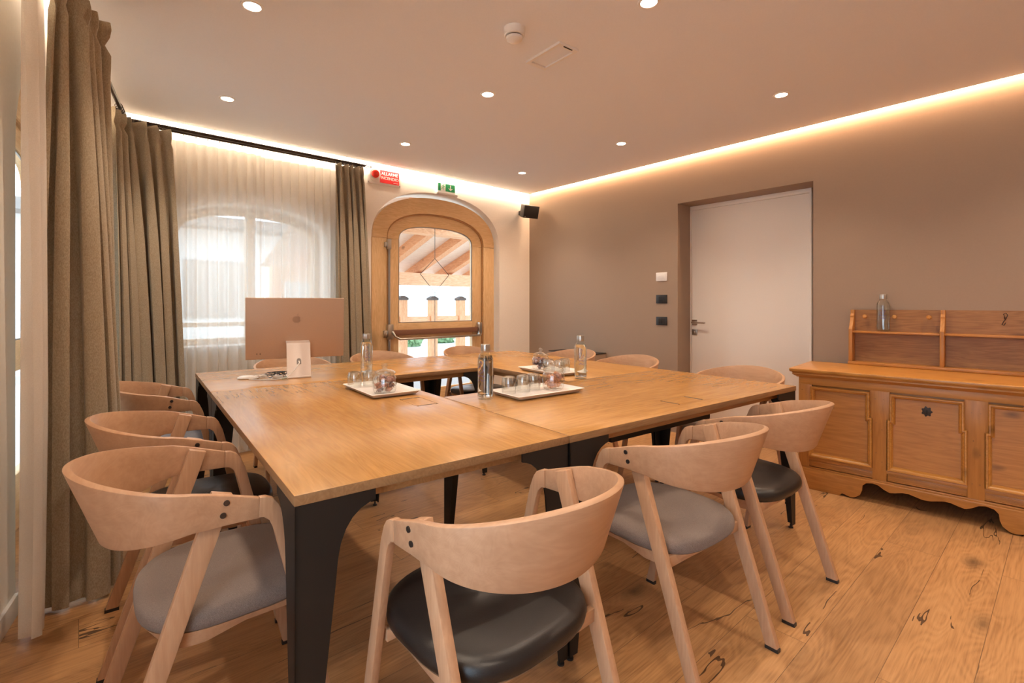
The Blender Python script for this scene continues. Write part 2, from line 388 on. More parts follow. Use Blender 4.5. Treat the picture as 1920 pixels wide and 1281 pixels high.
# ------------------------------------------------------------------ room shell
def arch(xc, a, zs, rise, n=2.3, k=28):
    pts = []
    for i in range(k + 1):
        t = math.pi * i / k; c, s = math.cos(t), math.sin(t)
        pts.append((xc - a * math.copysign(abs(c) ** (2 / n), c), zs + rise * abs(s) ** (2 / n)))
    return pts                                              # left spring to right spring
def wall_open(name, x0, x1, h, ops, depth, mat, loc, rz):
    """wall in its own x/z plane, y = 0 is the room face, thickness goes to +y. ops: (xc,a,sill,zs,rise)"""
    mb = MB(); ops = sorted(ops, key=lambda o: o[0])
    for y in (0, depth):
        cur = x0
        for xc, a, sill, zs, rise in ops:
            mb.poly([(cur, y, 0), (xc - a, y, 0), (xc - a, y, h), (cur, y, h)], [(0, 1, 2, 3)])
            pt = arch(xc, a, zs, rise) if rise else [(xc - a, zs), (xc + a, zs)]
            for p, q in zip(pt[:-1], pt[1:]):
                mb.poly([(p[0], y, p[1]), (q[0], y, q[1]), (q[0], y, h), (p[0], y, h)], [(0, 1, 2, 3)])
            if sill: mb.poly([(xc - a, y, 0), (xc + a, y, 0), (xc + a, y, sill), (xc - a, y, sill)], [(0, 1, 2, 3)])
            cur = xc + a
        mb.poly([(cur, y, 0), (x1, y, 0), (x1, y, h), (cur, y, h)], [(0, 1, 2, 3)])
    for xc, a, sill, zs, rise in ops:
        pt = arch(xc, a, zs, rise) if rise else [(xc - a, zs), (xc + a, zs)]
        out = [(xc - a, sill)] + pt + [(xc + a, sill)]
        if sill: out.append((xc - a, sill))
        for p, q in zip(out[:-1], out[1:]):
            mb.poly([(p[0], 0, p[1]), (q[0], 0, q[1]), (q[0], depth, q[1]), (p[0], depth, p[1])], [(0, 1, 2, 3)])
    mb.poly([(x0, 0, h), (x1, 0, h), (x1, depth, h), (x0, depth, h)], [(0, 1, 2, 3)])
    for x in (x0, x1): mb.poly([(x, 0, 0), (x, depth, 0), (x, depth, h), (x, 0, h)], [(0, 1, 2, 3)])
    bmesh.ops.remove_doubles(mb.b, verts=mb.b.verts, dist=1e-5)
    o = mb.build(name, mat); place(o, loc, rz); return struct(o)

HW = 2.66
struct(MB().box(-1.6, -3.2, -.06, 4.8, 4.75, 0).build('floor', 'floor'))
# ceiling slab stops short of the walls and leaves the light slot
c_l = lambda y: lwx(y) + .05
struct(MB().prism([(c_l(-3), -3), (XW - .052, -3), (XW - .052, YB - .055), (c_l(YB - .055), YB - .055)], 'z', CE, CE + .05).build('ceiling', 'ceil'))
struct(MB().box(-1.6, -3.2, HW, 4.8, 4.75, HW + .05).build('ceiling_slab', 'ceil'))
bpy.data.objects['ceiling_slab'].name = 'ceiling_void'
DX = 2.865
wall_open('wall_back', .02, 4.75, HW, [(1.09, .575, .84, 1.72, .265), (DX, .79, 0, 1.80, .535)], .30, 'cream', (0, YB, 0), 0)
wall_open('wall_right', -YB - .3, 3.0, HW, [(-1.842, .556, 0, 2.105, 0)], .28, 'taupe', (XW, 0, 0), R(-90))
LO = (-1.0, .73, 0, 1.78, .52)
wall_open('wall_left', -7.6, .0, HW, [LO, (-4.35, .73, 0, 1.78, .52)], .30, 'cream', (.108, 4.38, 0), R(90) - AL)  # second opening, out of view, added to let in daylight fill
struct(MB().box(-1.6, -3.2, 0, 4.8, -3.0, HW).build('wall_front', 'cream'))
# recess back, behind the white door
struct(MB().box(4.41, .9, 0, 4.50, 2.7, HW).build('wall_recess', 'taupe'))
bb = MB().prism([(-7.5, 0), (-1.74, 0), (-1.74, -.014), (-7.5, -.014)], 'z', 0, .08).build('baseboard_left', 'white', bevel=.003); place(bb, (.108, 4.38, 0), R(90) - AL); struct(bb)

# white flush door
d1 = empty('door_1', (4.405, 1.893, 0), R(-90)); struct(d1)     # local x runs towards the camera side, y into the wall
MB().box(-.496, -.040, .012, .506, 0, 2.066).build('door_leaf', 'doorw', d1, bevel=.002)
f = MB(); f.box(-.512, -.05, 2.068, .525, 0, 2.105); f.box(.509, -.05, 0, .525, 0, 2.07); f.box(-.512, -.05, 0, -.499, 0, 2.07)
f.build('door_frame', 'doorw', d1, bevel=.001)
h = MB(); h.box(-.490, -.048, .985, -.438, -.040, 1.037); h.tube([(-.463, -.048, 1.011), (-.463, -.095, 1.011)], .009); h.tube([(-.468, -.093, 1.011), (-.335, -.093, 1.011)], .009)
h.build('door_handle', 'chrome', d1, True)
h = MB(); h.box(-.490, -.047, .893, -.438, -.040, .945); h.tube([(-.464, -.055, .919), (-.464, -.047, .919)], .009)
h.build('lock_rose', 'steel', d1, bevel=.001)

# light slot: LED lines
def led(name, pts, z, mat, label):
    o = MB().poly([(x, y, z) for x, y in pts], [tuple(range(len(pts)))]).build(name, mat); tag(o, label, 'led strip'); return o
def mkled(n, s): return emit(n, (1, .62, .36) if 'side' in n else (1, .78, .57), s)
led('led_strip', [(XW - .050, -2.9), (XW - .004, -2.9), (XW - .004, YB - .06), (XW - .050, YB - .06)], CE + .012, mkled('led_side', LED_SIDE), 'warm LED line in the ceiling slot above the taupe wall')
def led_v(name, a, b, z0, z1, mat, label):
    o = MB().poly([(a[0], a[1], z0), (b[0], b[1], z0), (b[0], b[1], z1), (a[0], a[1], z1)], [(0, 1, 2, 3)]).build(name, mat); tag(o, label, 'led strip'); return o
led_v('led_strip', (.16, YB - .054), (XW - .06, YB - .054), CE + .006, CE + .044, mkled('led_back', LED_BACK), 'warm LED line in the ceiling slot above the arched window and door')
led_v('led_strip', (c_l(-2.5) - .001, -2.5), (c_l(4.2) - .001, 4.2), CE + .006, CE + .044, mkled('led_left', LED_BACK * .8), 'warm LED line in the ceiling slot along the curtained left wall')

# ------------------------------------------------------------------ downlights
def downlight():
    t = thing('recessed_spotlight', '', 'ceiling light')
    MB().lathe([(.034, -.0005), (.036, -.004), (.046, -.003), (.048, 0)], 32).build('trim_ring', 'white', t, True)
    MB().lathe([(0.0001, -.0012), (.034, -.0012), (.034, -.0002), (.0001, -.0002)], 32).build('lens', 'lens', t, True)
    l = bpy.data.lights.new('bulb', 'SPOT'); l.energy = SPOT_W; l.color = WARM; l.spot_size = R(112); l.spot_blend = .8; l.shadow_soft_size = .02
    lo = bpy.data.objects.new('bulb', l); col.objects.link(lo); lo.location = (0, 0, -.01); lo.parent = t
    return t
DL = downlight(); first = True
spots = [(.58, 2.41, 'cropped by the top edge, above the left chairs'), (1.88, 1.23, 'cropped at the very top centre of the picture'), (.72, 3.60, 'over the corner with the big drape'),
         (1.94, 2.44, 'middle of the ceiling beyond the smoke detector'), (3.34, 1.22, 'right, nearest the sideboard end'), (2.03, 3.645, 'over the far middle, above the window side chairs'),
         (3.36, 2.46, 'above the white door side, second along the taupe wall'), (3.36, 3.67, 'in the far right corner near the speaker'),
         (.56, 1.2, 'over the near left end of the table, outside the picture'), (1.9, .0, 'behind the near chairs, outside the picture'), (3.34, .0, 'above the chest, outside the picture'),
         (.5, .0, 'beside the viewer, outside the picture'), (1.9, -1.3, 'far behind the viewer'), (3.34, -1.3, 'behind the viewer near the taupe wall')]
for x, y, s in spots:
    o = DL if first else copy_tree(DL); first = False
    o.location = (x, y, CE); o['label'] = 'round recessed ceiling spotlight, ' + s; o['group'] = 'recessed ceiling spotlights'

# smoke detector, ceiling frame
t = thing('smoke_detector', 'round white smoke detector on the ceiling', 'smoke detector', (1.575, 1.775, CE))
MB().lathe([(.0001, 0), (.052, 0), (.052, -.006), (.050, -.034), (.046, -.038), (.0001, -.038)], 40).build('base', 'white', t, True)
MB().lathe([(.0001, -.038), (.036, -.038), (.036, -.043), (.0001, -.043)], 32).build('vent_gap', 'gap', t, True)
MB().lathe([(.0001, -.043), (.040, -.043), (.038, -.054), (.030, -.060), (.0001, -.061)], 32).build('cap', 'white', t, True)
t = thing('ceiling_emergency_light', 'thin white rectangular frame on the ceiling beside the smoke detector', 'ceiling fitting', (1.893, 1.835, CE), R(-3))
f = MB(); a, b_, g = .068, .132, .016
for bx_ in ((-a, -b_, -a + g, b_), (a - g, -b_, a, b_), (-a + g, -b_, a - g, -b_ + g * 1.6), (-a + g, b_ - g * 1.6, a - g, b_)): f.box(bx_[0], bx_[1], -.012, bx_[2], bx_[3], 0)
f.build('frame', 'white', t)
MB().box(-a + g, -b_ + .026, -.004, a - g, b_ - .026, -.0005).build('panel', 'ceil', t)
MB().box(-.03, -b_ + .006, -.0145, .03, -b_ + .012, -.012).build('slot', 'gap', t)

# ------------------------------------------------------------------ chair
def smp(W, D, yc, n, k):
    r = []
    for i in range(k + 1):
        t_ = math.pi * i / k; c, s = math.cos(t_), math.sin(t_)
        r.append((W * math.copysign(abs(c) ** (2 / n), c), yc - D * abs(s) ** (2 / n), abs(s)))
    return r
def make_chair(seatmat, label):
    t = thing('dining_chair', label, 'chair')
    # bent back band with arms
    top = smp(.262, .238, -.17, 1.9, 40); bot = smp(.250, .172, -.17, 1.95, 40); cols = []
    def colm(xt, yt, zt, xb, yb, zb):
        return [Vector((xb + (xt - xb) * q, yb + (yt - yb) * q, zb + (zt - zb) * q)) for q in (0, .33, .66, 1)]
    arm = [(-.028, .700, .648, .2530, .2520), (-.065, .7115, .649, .2550, .2525), (-.105, .724, .6495, .2580, .2520), (-.14, .734, .648, .2605, .2510)]
    for y, zt, zb, xt, xb in arm: cols.append(colm(xt, y, zt, xb, y, zb))
    for (xt, yt, st), (xb, yb, sb) in zip(top, bot):
        cols.append(colm(xt, yt, .741 + .045 * st ** 1.2, xb, yb, .648 - .046 * sb ** 1.25))
    for y, zt, zb, xt, xb in arm[::-1]: cols.append(colm(-xt, y, zt, -xb, y, zb))
    mb = MB(); n = len(cols); mb.poly([v for c in cols for v in c], [(i * 4 + k, (i + 1) * 4 + k, (i + 1) * 4 + k + 1, i * 4 + k + 1) for i in range(n - 1) for k in range(3)])
    bk = mb.build('backrest', 'beech', t, True, bevel=.003, solid=.016, off=-1)
    if bk.data.vertices[0].co.length < 0: pass
    # legs
    for s in (1, -1):
        # front leg: mitred to the arm with a rounded shoulder, leaning forward
        side = [(-.028, .700), (-.012, .698), (.004, .690), (.016, .674), (.030, .640), (.182, .012), (.146, .012), (.006, .610), (-.004, .636), (-.018, .648), (-.030, .650)]
        vs = []; 
        def xo(z): return .2535 - (.70 - z) * .012
        ring = []
        for inner in (0, .021):
            ring.append([Vector((s * (xo(z) - inner), y, z)) for y, z in side])
        m_ = MB(); k = len(side); m_.poly(ring[0] + ring[1], [tuple(range(k)), tuple(range(2 * k - 1, k - 1, -1))] + [(i, i + k, (i + 1) % k + k, (i + 1) % k) for i in range(k)])
        lg = m_.build('leg', 'beechz', t, bevel=.0025)
        MB().prism([(.184, 0), (.144, 0), (.144, .012), (.184, .012)], 'x', s * (xo(0) - .003), s * (xo(0) - .018)).build('foot_pad', 'blackp', lg)
        # rear leg: rises inside the band to the rim
        side = [(-.078, .7155), (-.122, .7285), (-.366, .012), (-.326, .012), (-.075, .700)]
        side = [(-.083, .7150), (-.128, .7290), (-.362, .012), (-.322, .012)]
        ring = []
        def xr(z): return .2375 - (.72 - z) * .006
        for inner in (0, .024): ring.append([Vector((s * (xr(z) - inner), y, z)) for y, z in side])
        m_ = MB(); k = len(side); m_.poly(ring[0] + ring[1], [tuple(range(k)), tuple(range(2 * k - 1, k - 1, -1))] + [(i, i + k, (i + 1) % k + k, (i + 1) % k) for i in range(k)])
        lg = m_.build('leg', 'beechz', t, bevel=.0025)
        MB().prism([(-.320, 0), (-.364, 0), (-.364, .012), (-.320, .012)], 'x', s * (xr(0) - .002), s * (xr(0) - .022)).build('foot_pad', 'blackp', lg)
        for (y, z) in ((-.101, .706), (-.108, .677)):
            xs = .2572 if z > .69 else .2550
            MB().tube([(s * (xs - .004), y, z), (s * (xs + .0022), y, z)], [.0072, .0068], 16).build('bolt', 'bolt', t, True)
    # seat pad
    def outl(a, b0, b1, n, k=48, wav=0):
        r = []
        for i in range(k):
            q = 2 * math.pi * i / k; c, s = math.cos(q), math.sin(q)
            x = a * math.copysign(abs(c) ** (2 / n), c); y = (b1 if s > 0 else b0) * abs(s) ** (2 / n)
            r.append((x, -.05 + y))
        return r
    base = outl(.231, -.222, .222, 2.9)
    rings = []
    for sc_, z in ((.86, .404), (.955, .405), (.99, .413), (1.0, .426), (.985, .440), (.95, .449), (.85, .455), (.6, .458), (.3, .457), (.05, .4565)):
        rings.append([Vector((x * sc_, -.05 + (y + .05) * sc_, z + .006 * (y > 0) * (y / .17) ** 2 - .008 * max(0, -(y + .05)) / .22)) for x, y in base])
    MB().loft(rings).build('seat', seatmat, t, True)
    bot_o = outl(.200, -.172, .165, 6)
    r0 = [Vector((x * .97, -.05 + (y + .05) * .97, .404 - .006 * max(0, -(y + .05)) / .22)) for x, y in base]
    r1 = [Vector((x * 1.03, y, .364 if y < -.05 else .382)) for x, y in bot_o]
    r2 = [Vector((x * .9, y * .9, .372 if y < -.05 else .390)) for x, y in bot_o]
    MB().loft([r0, r1, r2]).build('seat_shell', 'beech', t, True)
    MB().box(-.214, -.226, .366, .214, -.206, .400).build('cross_rail', 'beech', t, bevel=.002)
    MB().box(-.222, .055, .372, .222, .075, .402).build('cross_rail', 'beech', t, bevel=.002)
    return t
chL = make_chair('leather', 'x'); chG = make_chair('felt', 'x')
chS = copy_tree(chG)
for ch in chS.children:
    if ch.name.startswith('seat') and not ch.name.startswith('seat_shell'):
        ch.data = ch.data.copy(); ch.data.materials.clear(); ch.data.materials.append(M['felt2'])
B0 = R(-4.3)
chairs = [ # x, y of the arm-front line, heading, seat, label
    (.377, 1.586, R(-92.4), 'G', 'bent beech armchair with grey wool seat, nearest chair on the curtain side'),
    (.421, 2.199, R(-94.3), 'L', 'bent beech armchair with black leather seat, middle chair on the curtain side'),
    (.462, 3.16, R(-94.3), 'S', 'bent beech armchair with slate grey seat, half hidden by the big olive drape'),
    (.777, 1.032, R(1.4), 'L', 'bent beech armchair with black leather seat, largest chair in the foreground centre'),
    (1.582, 1.034, R(-3.5), 'G', 'bent beech armchair with grey wool seat, between the two black seated foreground chairs'),
    (2.204, 1.027, R(-2.0), 'L', 'bent beech armchair with black leather seat, nearest the pine chest'),
    (1.16, 3.56, R(176), 'G', 'beech armchair directly behind the desktop computer'),
    (1.83, 3.50, R(175), 'G', 'beech armchair in front of the olive drape, left of the arched door'),
    (2.66, 3.43, R(175), 'L', 'beech armchair with dark leather seat in front of the arched door'),
    (2.95, 2.86, R(86), 'G', 'beech armchair near the room corner, before the low taupe cabinet'),
    (2.898, 2.23, R(86), 'L', 'beech armchair in front of the light switches on the taupe wall'),
    (2.835, 1.36, R(86), 'G', 'beech armchair at the table in front of the white door'),
]
used = {}
for x, y, rz, k, lab in chairs:
    p = {'L': chL, 'G': chG, 'S': chS}[k]; o = copy_tree(p) if used.get(k) else p; used[k] = 1
    place(o, (x, y, 0), rz); o['label'] = lab; o['group'] = 'armchairs around the table'

# ------------------------------------------------------------------ tables (pinwheel of four)
TL, TW, TH = 1.642, .845, .75
def make_table():
    t = thing('meeting_table', 'x', 'table')
    # top with a power flap opening
    fx0, fx1, fy0, fy1 = TL / 2 - .095, TL / 2 + .095, .085, .185
    m_ = MB(); xs = [0, fx0, fx1, TL]; ys = [0, fy0, fy1, TW]
    for i in range(3):
        for j in range(3):
            if i == 1 and j == 1: continue
            for z in (.725, .75): m_.poly([(xs[i], ys[j], z), (xs[i + 1], ys[j], z), (xs[i + 1], ys[j + 1], z), (xs[i], ys[j + 1], z)], [(0, 1, 2, 3)])
    for a, b2 in (((0, 0), (TL, 0)), ((TL, 0), (TL, TW)), ((TL, TW), (0, TW)), ((0, TW), (0, 0))):
        pass
    def side(p, q):
        m_.poly([(p[0], p[1], .725), (q[0], q[1], .725), (q[0], q[1], .75), (p[0], p[1], .75)], [(0, 1, 2, 3)])
    for i in range(3):
        side((xs[i], 0), (xs[i + 1], 0)); side((xs[i], TW), (xs[i + 1], TW)); side((0, ys[i]), (0, ys[i + 1])); side((TL, ys[i]), (TL, ys[i + 1]))
    side((fx0, fy0), (fx1, fy0)); side((fx0, fy1), (fx1, fy1)); side((fx0, fy0), (fx0, fy1)); side((fx1, fy0), (fx1, fy1))
    bmesh.ops.remove_doubles(m_.b, verts=m_.b.verts, dist=1e-5)
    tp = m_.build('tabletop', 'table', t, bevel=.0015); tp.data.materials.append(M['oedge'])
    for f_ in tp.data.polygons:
        if abs(f_.normal.z) < .5: f_.material_index = 1  # side faces take the painted shade tone
    fl = MB().box(fx0 + .013, fy0 + .0018, .735, fx1 - .013, fy1 - .0018, .7492).build('cable_flap', 'table', t)
    for a_, b2 in ((fx0 + .0005, fx0 + .0125), (fx1 - .0125, fx1 - .0005)): MB().box(a_, fy0 + .008, .730, b2, fy1 - .008, .7488).build('cable_slot', 'gap', t)
    MB().box(fx0 - .01, fy0 - .01, .68, fx1 + .01, fy1 + .01, .724).build('cable_box', 'black', t)
    m_ = MB(); i_ = .05; th = .02
    for q in ((i_, i_, TL - i_, i_ + th), (i_, TW - i_ - th, TL - i_, TW - i_), (i_, i_, i_ + th, TW - i_), (TL - i_ - th, i_, TL - i_, TW - i_)):
        m_.box(q[0], q[1], .690, q[2], q[3], .7245)
    m_.build('apron', 'tedge', t, bevel=.001)
    MB().box(.45, .22, .60, TL - .45, .36, .66).build('cable_tray', 'black', t, bevel=.004)
    m_ = MB(); m_.box(.5, .235, .66, .52, .345, .7245); m_.box(TL - .52, .235, .66, TL - .5, .345, .7245); m_.build('tray_bracket', 'black', t)
    prof = [(0, .7245), (.188, .7245), (.188, .698), (.172, .694), (.150, .684), (.130, .667), (.114, .643), (.102, .612), (.095, .575), (.090, .52), (.036, .02), (0, .02)]
    for sx, sy in ((0, 0), (1, 0), (0, 1), (1, 1)):
        m_ = MB(); ox = TL - .003 if sx else .003; oy = TW - .003 if sy else .003; kx = -1 if sx else 1; ky = -1 if sy else 1
        m_.prism([(ox + kx * p, z) for p, z in prof], 'y', oy, oy + ky * .006)
        m_.prism([(oy + ky * p, z) for p, z in prof], 'x', ox, ox + kx * .006)
        lg = m_.build('leg', 'black', t)
        MB().lathe([(.0001, 0), (.012, 0), (.012, .006), (.005, .008), (.005, .022), (.0001, .022)], 16, cx=ox + kx * .016, cy=oy + ky * .016).build('levelling_foot', 'blackp', lg, True)
    return t
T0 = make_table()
O_ = Vector((.363, 1.153, 0)); TR = Matrix.Rotation(B0, 4, 'Z')
lay = [((TW, 0), 90, 'long honey oak table on the curtain side, carrying the computer mouse and one tray'),
       ((TW + .003, 0), 0, 'long honey oak table along the foreground, front right of the ring'),
       ((2 * TW + .80, TW + .003), 90, 'long honey oak table on the taupe wall side, with the far tray'),
       ((0, TL + .003), 0, 'long honey oak table at the window side, below the arched window')]
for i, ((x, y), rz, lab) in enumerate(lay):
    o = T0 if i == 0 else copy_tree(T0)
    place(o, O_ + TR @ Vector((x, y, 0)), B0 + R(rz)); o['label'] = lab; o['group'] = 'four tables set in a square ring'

# ------------------------------------------------------------------ things on the table
def make_bottle():
    t = thing('glass_bottle', 'x', 'bottle')
    MB().lathe([(.0001, 0), (.032, 0), (.0355, .004), (.0360, .012), (.0360, .172), (.0340, .186), (.0285, .200), (.0215, .209), (.0180, .214), (.0180, .222)], 40).build('body', 'bottle', t, True)
    MB().lathe([(.0001, .011), (.031, .011), (.0335, .014), (.0340, .02), (.0340, .171), (.0322, .184), (.0270, .197), (.0001, .197)], 40).build('water', 'water', t, True)
    MB().lathe([(.0001, .217), (.0208, .217), (.0213, .219), (.0213, .246), (.0203, .248), (.0001, .248)], 32).build('cap', 'steel', t, True)
    m_ = MB()
    def on(a, z, r=.0366): return (r * math.cos(a), r * math.sin(a), z)
    for pts in ([(-.5, .140), (-.2, .152), (.05, .145), (-.1, .132), (-.35, .126), (-.1, .118), (.2, .126), (.35, .140)],
                [(-.55, .112), (-.3, .104), (0, .110), (.3, .102), (.5, .110)], [(-.25, .165), (-.05, .172), (.15, .163), (.0, .155)],
                [(-.4, .085), (-.1, .092), (.2, .084), (.45, .09)]):
        pp = [on(a, z) for a, z in pts]; m_.tube(pp, .0011, 6)
    m_.build('printed_script', 'purple', t, True)
    return t
bt = make_bottle()
bots = [(1.392, 1.768, .751, 200, 'clear water bottle with steel cap standing alone beside the centre tray, nearest on the table'),
        (1.335, 2.88, .751, 260, 'clear water bottle with steel cap right of the desktop computer'),
        (2.186, 1.887, .751, 230, 'clear water bottle with steel cap right of the far tray'),
        (4.062, .845, 1.0, 190, 'water bottle with steel cap standing on the pine wall shelf above the chest')]
for i, (x, y, z, a, lab) in enumerate(bots):
    o = bt if i == 0 else copy_tree(bt); place(o, (x, y, z), R(a)); o['label'] = lab; o['group'] = 'glass water bottles'

def make_tray():
    t = thing('serving_tray', 'x', 'tray')
    a, b_ = .205, .122; rings = []
    def rr(a, b_, r, z):
        q = []
        for sx, sy, a0 in ((1, 1, 0), (-1, 1, 90), (-1, -1, 180), (1, -1, 270)):
            for k in range(4):
                an = R(a0 + 30 * k); q.append(Vector((sx * (a - r) + r * math.cos(an), sy * (b_ - r) + r * math.sin(an), z)))
        return q
    MB().loft([rr(a * .84, b_ * .78, .01, 0), rr(a * .9, b_ * .86, .01, .003), rr(a, b_, .008, .020), rr(a - .003, b_ - .003, .008, .0215), rr(a * .93, b_ * .9, .008, .012), rr(a * .86, b_ * .8, .008, .0075)]).build('dish', 'porcelain', t, True)
    return t
tr0 = make_tray()
trays = [(1.125, 2.27, R(85.7), 'white rectangular porcelain tray left of the table gap, with one candy jar'), (1.668, 1.715, R(-4.5), 'white rectangular porcelain tray in the middle front, with three glasses in a row'),
         (2.262, 2.19, R(84), 'white rectangular porcelain tray farthest back near the taupe wall')]
for i, (x, y, rz, lab) in enumerate(trays):
    o = tr0 if i == 0 else copy_tree(tr0); place(o, (x, y, .7505), rz); o['label'] = lab; o['group'] = 'porcelain trays'
def make_glass():
    return MB().lathe([(.0001, .0795), (.022, .0800), (.0290, .078), (.0330, .070), (.0355, .050), (.0350, .025), (.0330, 0), (.0318, 0), (.0335, .025), (.0340, .050), (.0315, .068), (.027, .0745), (.0001, .0755)], 32, flute=.012, nf=10).build('drinking_glass', 'jarg', None, True)
g0 = tag(make_glass(), 'x', 'glass')
ZT = .7585
glasses = [(1.055, 2.415, 'upturned glass at the far left corner of the left tray'), (1.130, 2.400, 'upturned glass beside the corner one on the left tray'), (1.165, 2.310, 'upturned glass behind the candy jar on the left tray'),
           (1.535, 1.770, 'upturned glass leftmost in the row on the middle tray'), (1.617, 1.758, 'second upturned glass from the left on the middle tray'), (1.697, 1.770, 'upturned glass just left of the amber candy jar'),
           (2.235, 2.095, 'upturned glass right of the plum candy jar on the far tray'), (2.315, 2.130, 'upturned glass in the middle of the far tray'), (2.205, 2.165, 'upturned glass beside the plum candy jar on the far tray, on its left')]
for i, (x, y, lab) in enumerate(glasses):
    o = g0 if i == 0 else copy_tree(g0); place(o, (x, y, ZT), R(i * 17)); o['label'] = lab; o['group'] = 'upturned drinking glasses'
def make_jar(mat, mat2, seed, label, loc):
    random.seed(seed)
    t = thing('candy_jar', label, 'jar', loc, 0, 'lidded glass candy jars')
    MB().lathe([(.0001, 0), (.042, 0), (.049, .004), (.053, .016), (.0545, .04), (.0540, .068), (.0490, .081), (.0445, .086), (.0445, .090), (.048, .091)], 48, flute=.02, nf=16).build('bowl', 'jarg', t, True)
    MB().lathe([(.049, .091), (.050, .096), (.044, .103), (.030, .110), (.012, .114), (.008, .118), (.013, .124), (.015, .131), (.011, .138), (.0001, .141)], 48, flute=.02, nf=16).build('lid', 'jarg', t, True)
    k = 0
    for i in range(38):
        for _ in range(60):
            r_ = .038 * math.sqrt(random.random()); a_ = random.random() * 6.28; z = .014 + random.random() * .062
            if r_ < .036: break
        m_ = MB(); T = Matrix.Translation((r_ * math.cos(a_), r_ * math.sin(a_), z)) @ Matrix.Rotation(random.random() * 6, 4, 'Z') @ Matrix.Rotation(random.random() * 3, 4, 'X') @ Matrix.Scale(1.3, 4)
        prof = [(-.014, .0065), (-.009, .002), (-.006, .006), (0, .0078), (.006, .006), (.009, .002), (.014, .0065)]
        rings = [[T @ Vector((x, r2 * math.cos(q * 1.0472) * (1.2 if abs(x) > .01 else 1), r2 * math.sin(q * 1.0472) * (.25 if abs(x) > .008 else 1))) for q in range(6)] for x, r2 in prof]
        m_.loft(rings)
        c = m_.build('wrapped_candy', mat if random.random() < .7 else mat2, None, True)
        c.location = Vector(loc); tag(c, 'small wrapped candy inside the ' + {'rose': 'left', 'amber': 'middle', 'plum': 'far'}[seedname[seed]] + ' glass jar', 'candy', {'rose': 'rose candies in the left jar', 'amber': 'amber candies in the middle jar', 'plum': 'plum candies in the far jar'}[seedname[seed]])
seedname = {1: 'rose', 2: 'amber', 3: 'plum'}
make_jar('candy1', 'candy2', 1, 'lidded ribbed glass jar of rose brown candies on the left tray', (1.095, 2.165, ZT))
make_jar('candy3', 'candy1', 2, 'lidded ribbed glass jar of amber candies on the middle tray', (1.782, 1.715, ZT))
make_jar('candy2', 'candy1', 3, 'lidded ribbed glass jar of plum candies on the far tray', (2.245, 2.275, ZT))

# desktop computer seen from behind
t = thing('desktop_computer', 'peach backed all-in-one desktop computer seen from behind on the table', 'computer', (.985, 3.055, .7505), R(-13))
T = Matrix.Translation((-.005, .055, .105)) @ Matrix.Rotation(R(4), 4, 'X')
pn = MB().box(-.2735, 0, 0, .2735, .0115, .365, T).build('display_housing', 'peach', t, bevel=.004, seg=3)
MB().box(-.268, .0117, .005, .268, .0125, .36, T).build('screen', 'blackp', t)
# stand: folded plate
m_ = MB(); prof = [(-.075, 0), (-.075, .008), (-.068, .010), (-.012, .200), (.050, .212), (.052, .204), (-.006, .192), (-.058, .010), (.075, .006), (.075, 0)]
m_.prism(prof, 'x', -.065, .065); m_.build('stand', 'peachl', t, bevel=.0015)
hole = [(.012 * math.cos(R(a)), .100 + .012 * math.sin(R(a))) for a in range(0, 181, 20)] + [(-.012, .078), (.012, .078)]
def on_stand(x, z): return (x, -.075 + .007 + (z - .01) * .2947 - .0015, z)
m_ = MB(); m_.poly([on_stand(x, z) for x, z in hole], [tuple(range(len(hole)))]); m_.build('cable_hole', 'greym', t)
m_ = MB().tube([on_stand(0, .096), (0, -.075, .088), (-.03, -.10, .05), (-.07, -.11, .012), (-.13, -.10, .004), (-.2, -.07, .004), (-.26, -.02, .004)], .0028, 8); m_.build('power_cable', 'white', t, True)
# emblem on the back
def emb(x, z, s=.022): return T @ Vector((-.0 + x * s, -.0006, .235 + z * s))
pts = []
for i in range(40):
    a = 2 * math.pi * i / 40; r_ = 1 + .07 * math.cos(2 * a) - .16 * max(0, math.cos(a - math.pi / 2)) ** 10 - .10 * max(0, math.cos(a + math.pi / 2)) ** 14
    x, z = r_ * math.cos(a), r_ * math.sin(a) * 1.02
    d = math.hypot(x - 1.25, z - .1)
    if d < .48: x = 1.25 - math.sqrt(max(0, .48 ** 2 - (z - .1) ** 2))
    pts.append((x, z))
m_ = MB(); m_.poly([emb(0, -.1)] + [emb(*p) for p in pts], [(0, i + 1, (i + 1) % 40 + 1) for i in range(40)])
lf = [(.02, 1.1), (.08, 1.38), (.3, 1.6), (.5, 1.66), (.46, 1.4), (.26, 1.17)]
m_.poly([emb(*p) for p in lf], [tuple(range(len(lf)))]); m_.build('logo', 'logo', t)
for x in (-.215, -.198): MB().box(x, -.0006, .028, x + .003, .0, .038, T).build('port', 'gap', t)

mo = MB(); rings = []
for z, s_ in ((0, .86), (.003, 1), (.008, .97), (.014, .8), (.018, .5), (.0195, .1)):
    rings.append([Vector((.057 * s_ * math.cos(a * math.pi / 16), .029 * s_ * math.sin(a * math.pi / 16), z)) for a in range(32)])
o = mo.loft(rings).build('computer_mouse', 'white', None, True); place(o, (.735, 3.15, .7505), R(-25)); tag(o, 'small white computer mouse on the table left of the cables', 'mouse')
random.seed(11)
def tangle(name, mat, c, r_, n, rad, label, cat, z=.7505, hz=.02):
    pts = []
    for i in range(n):
        a = i * .55; q = r_ * (.6 + .4 * math.sin(i * 1.3))
        pts.append((c[0] + q * 1.5 * math.cos(a) + i * .0006, c[1] + q * math.sin(a), z + rad + hz * abs(math.sin(i * .37))))
    o = MB().tube(pts, rad, 7).build(name, mat, None, True); tag(o, label, cat); return o
tangle('coiled_cable', 'blackp', (.855, 3.075), .036, 60, .0021, 'tangled black cable bundle beside the computer stand', 'cable', hz=.034)
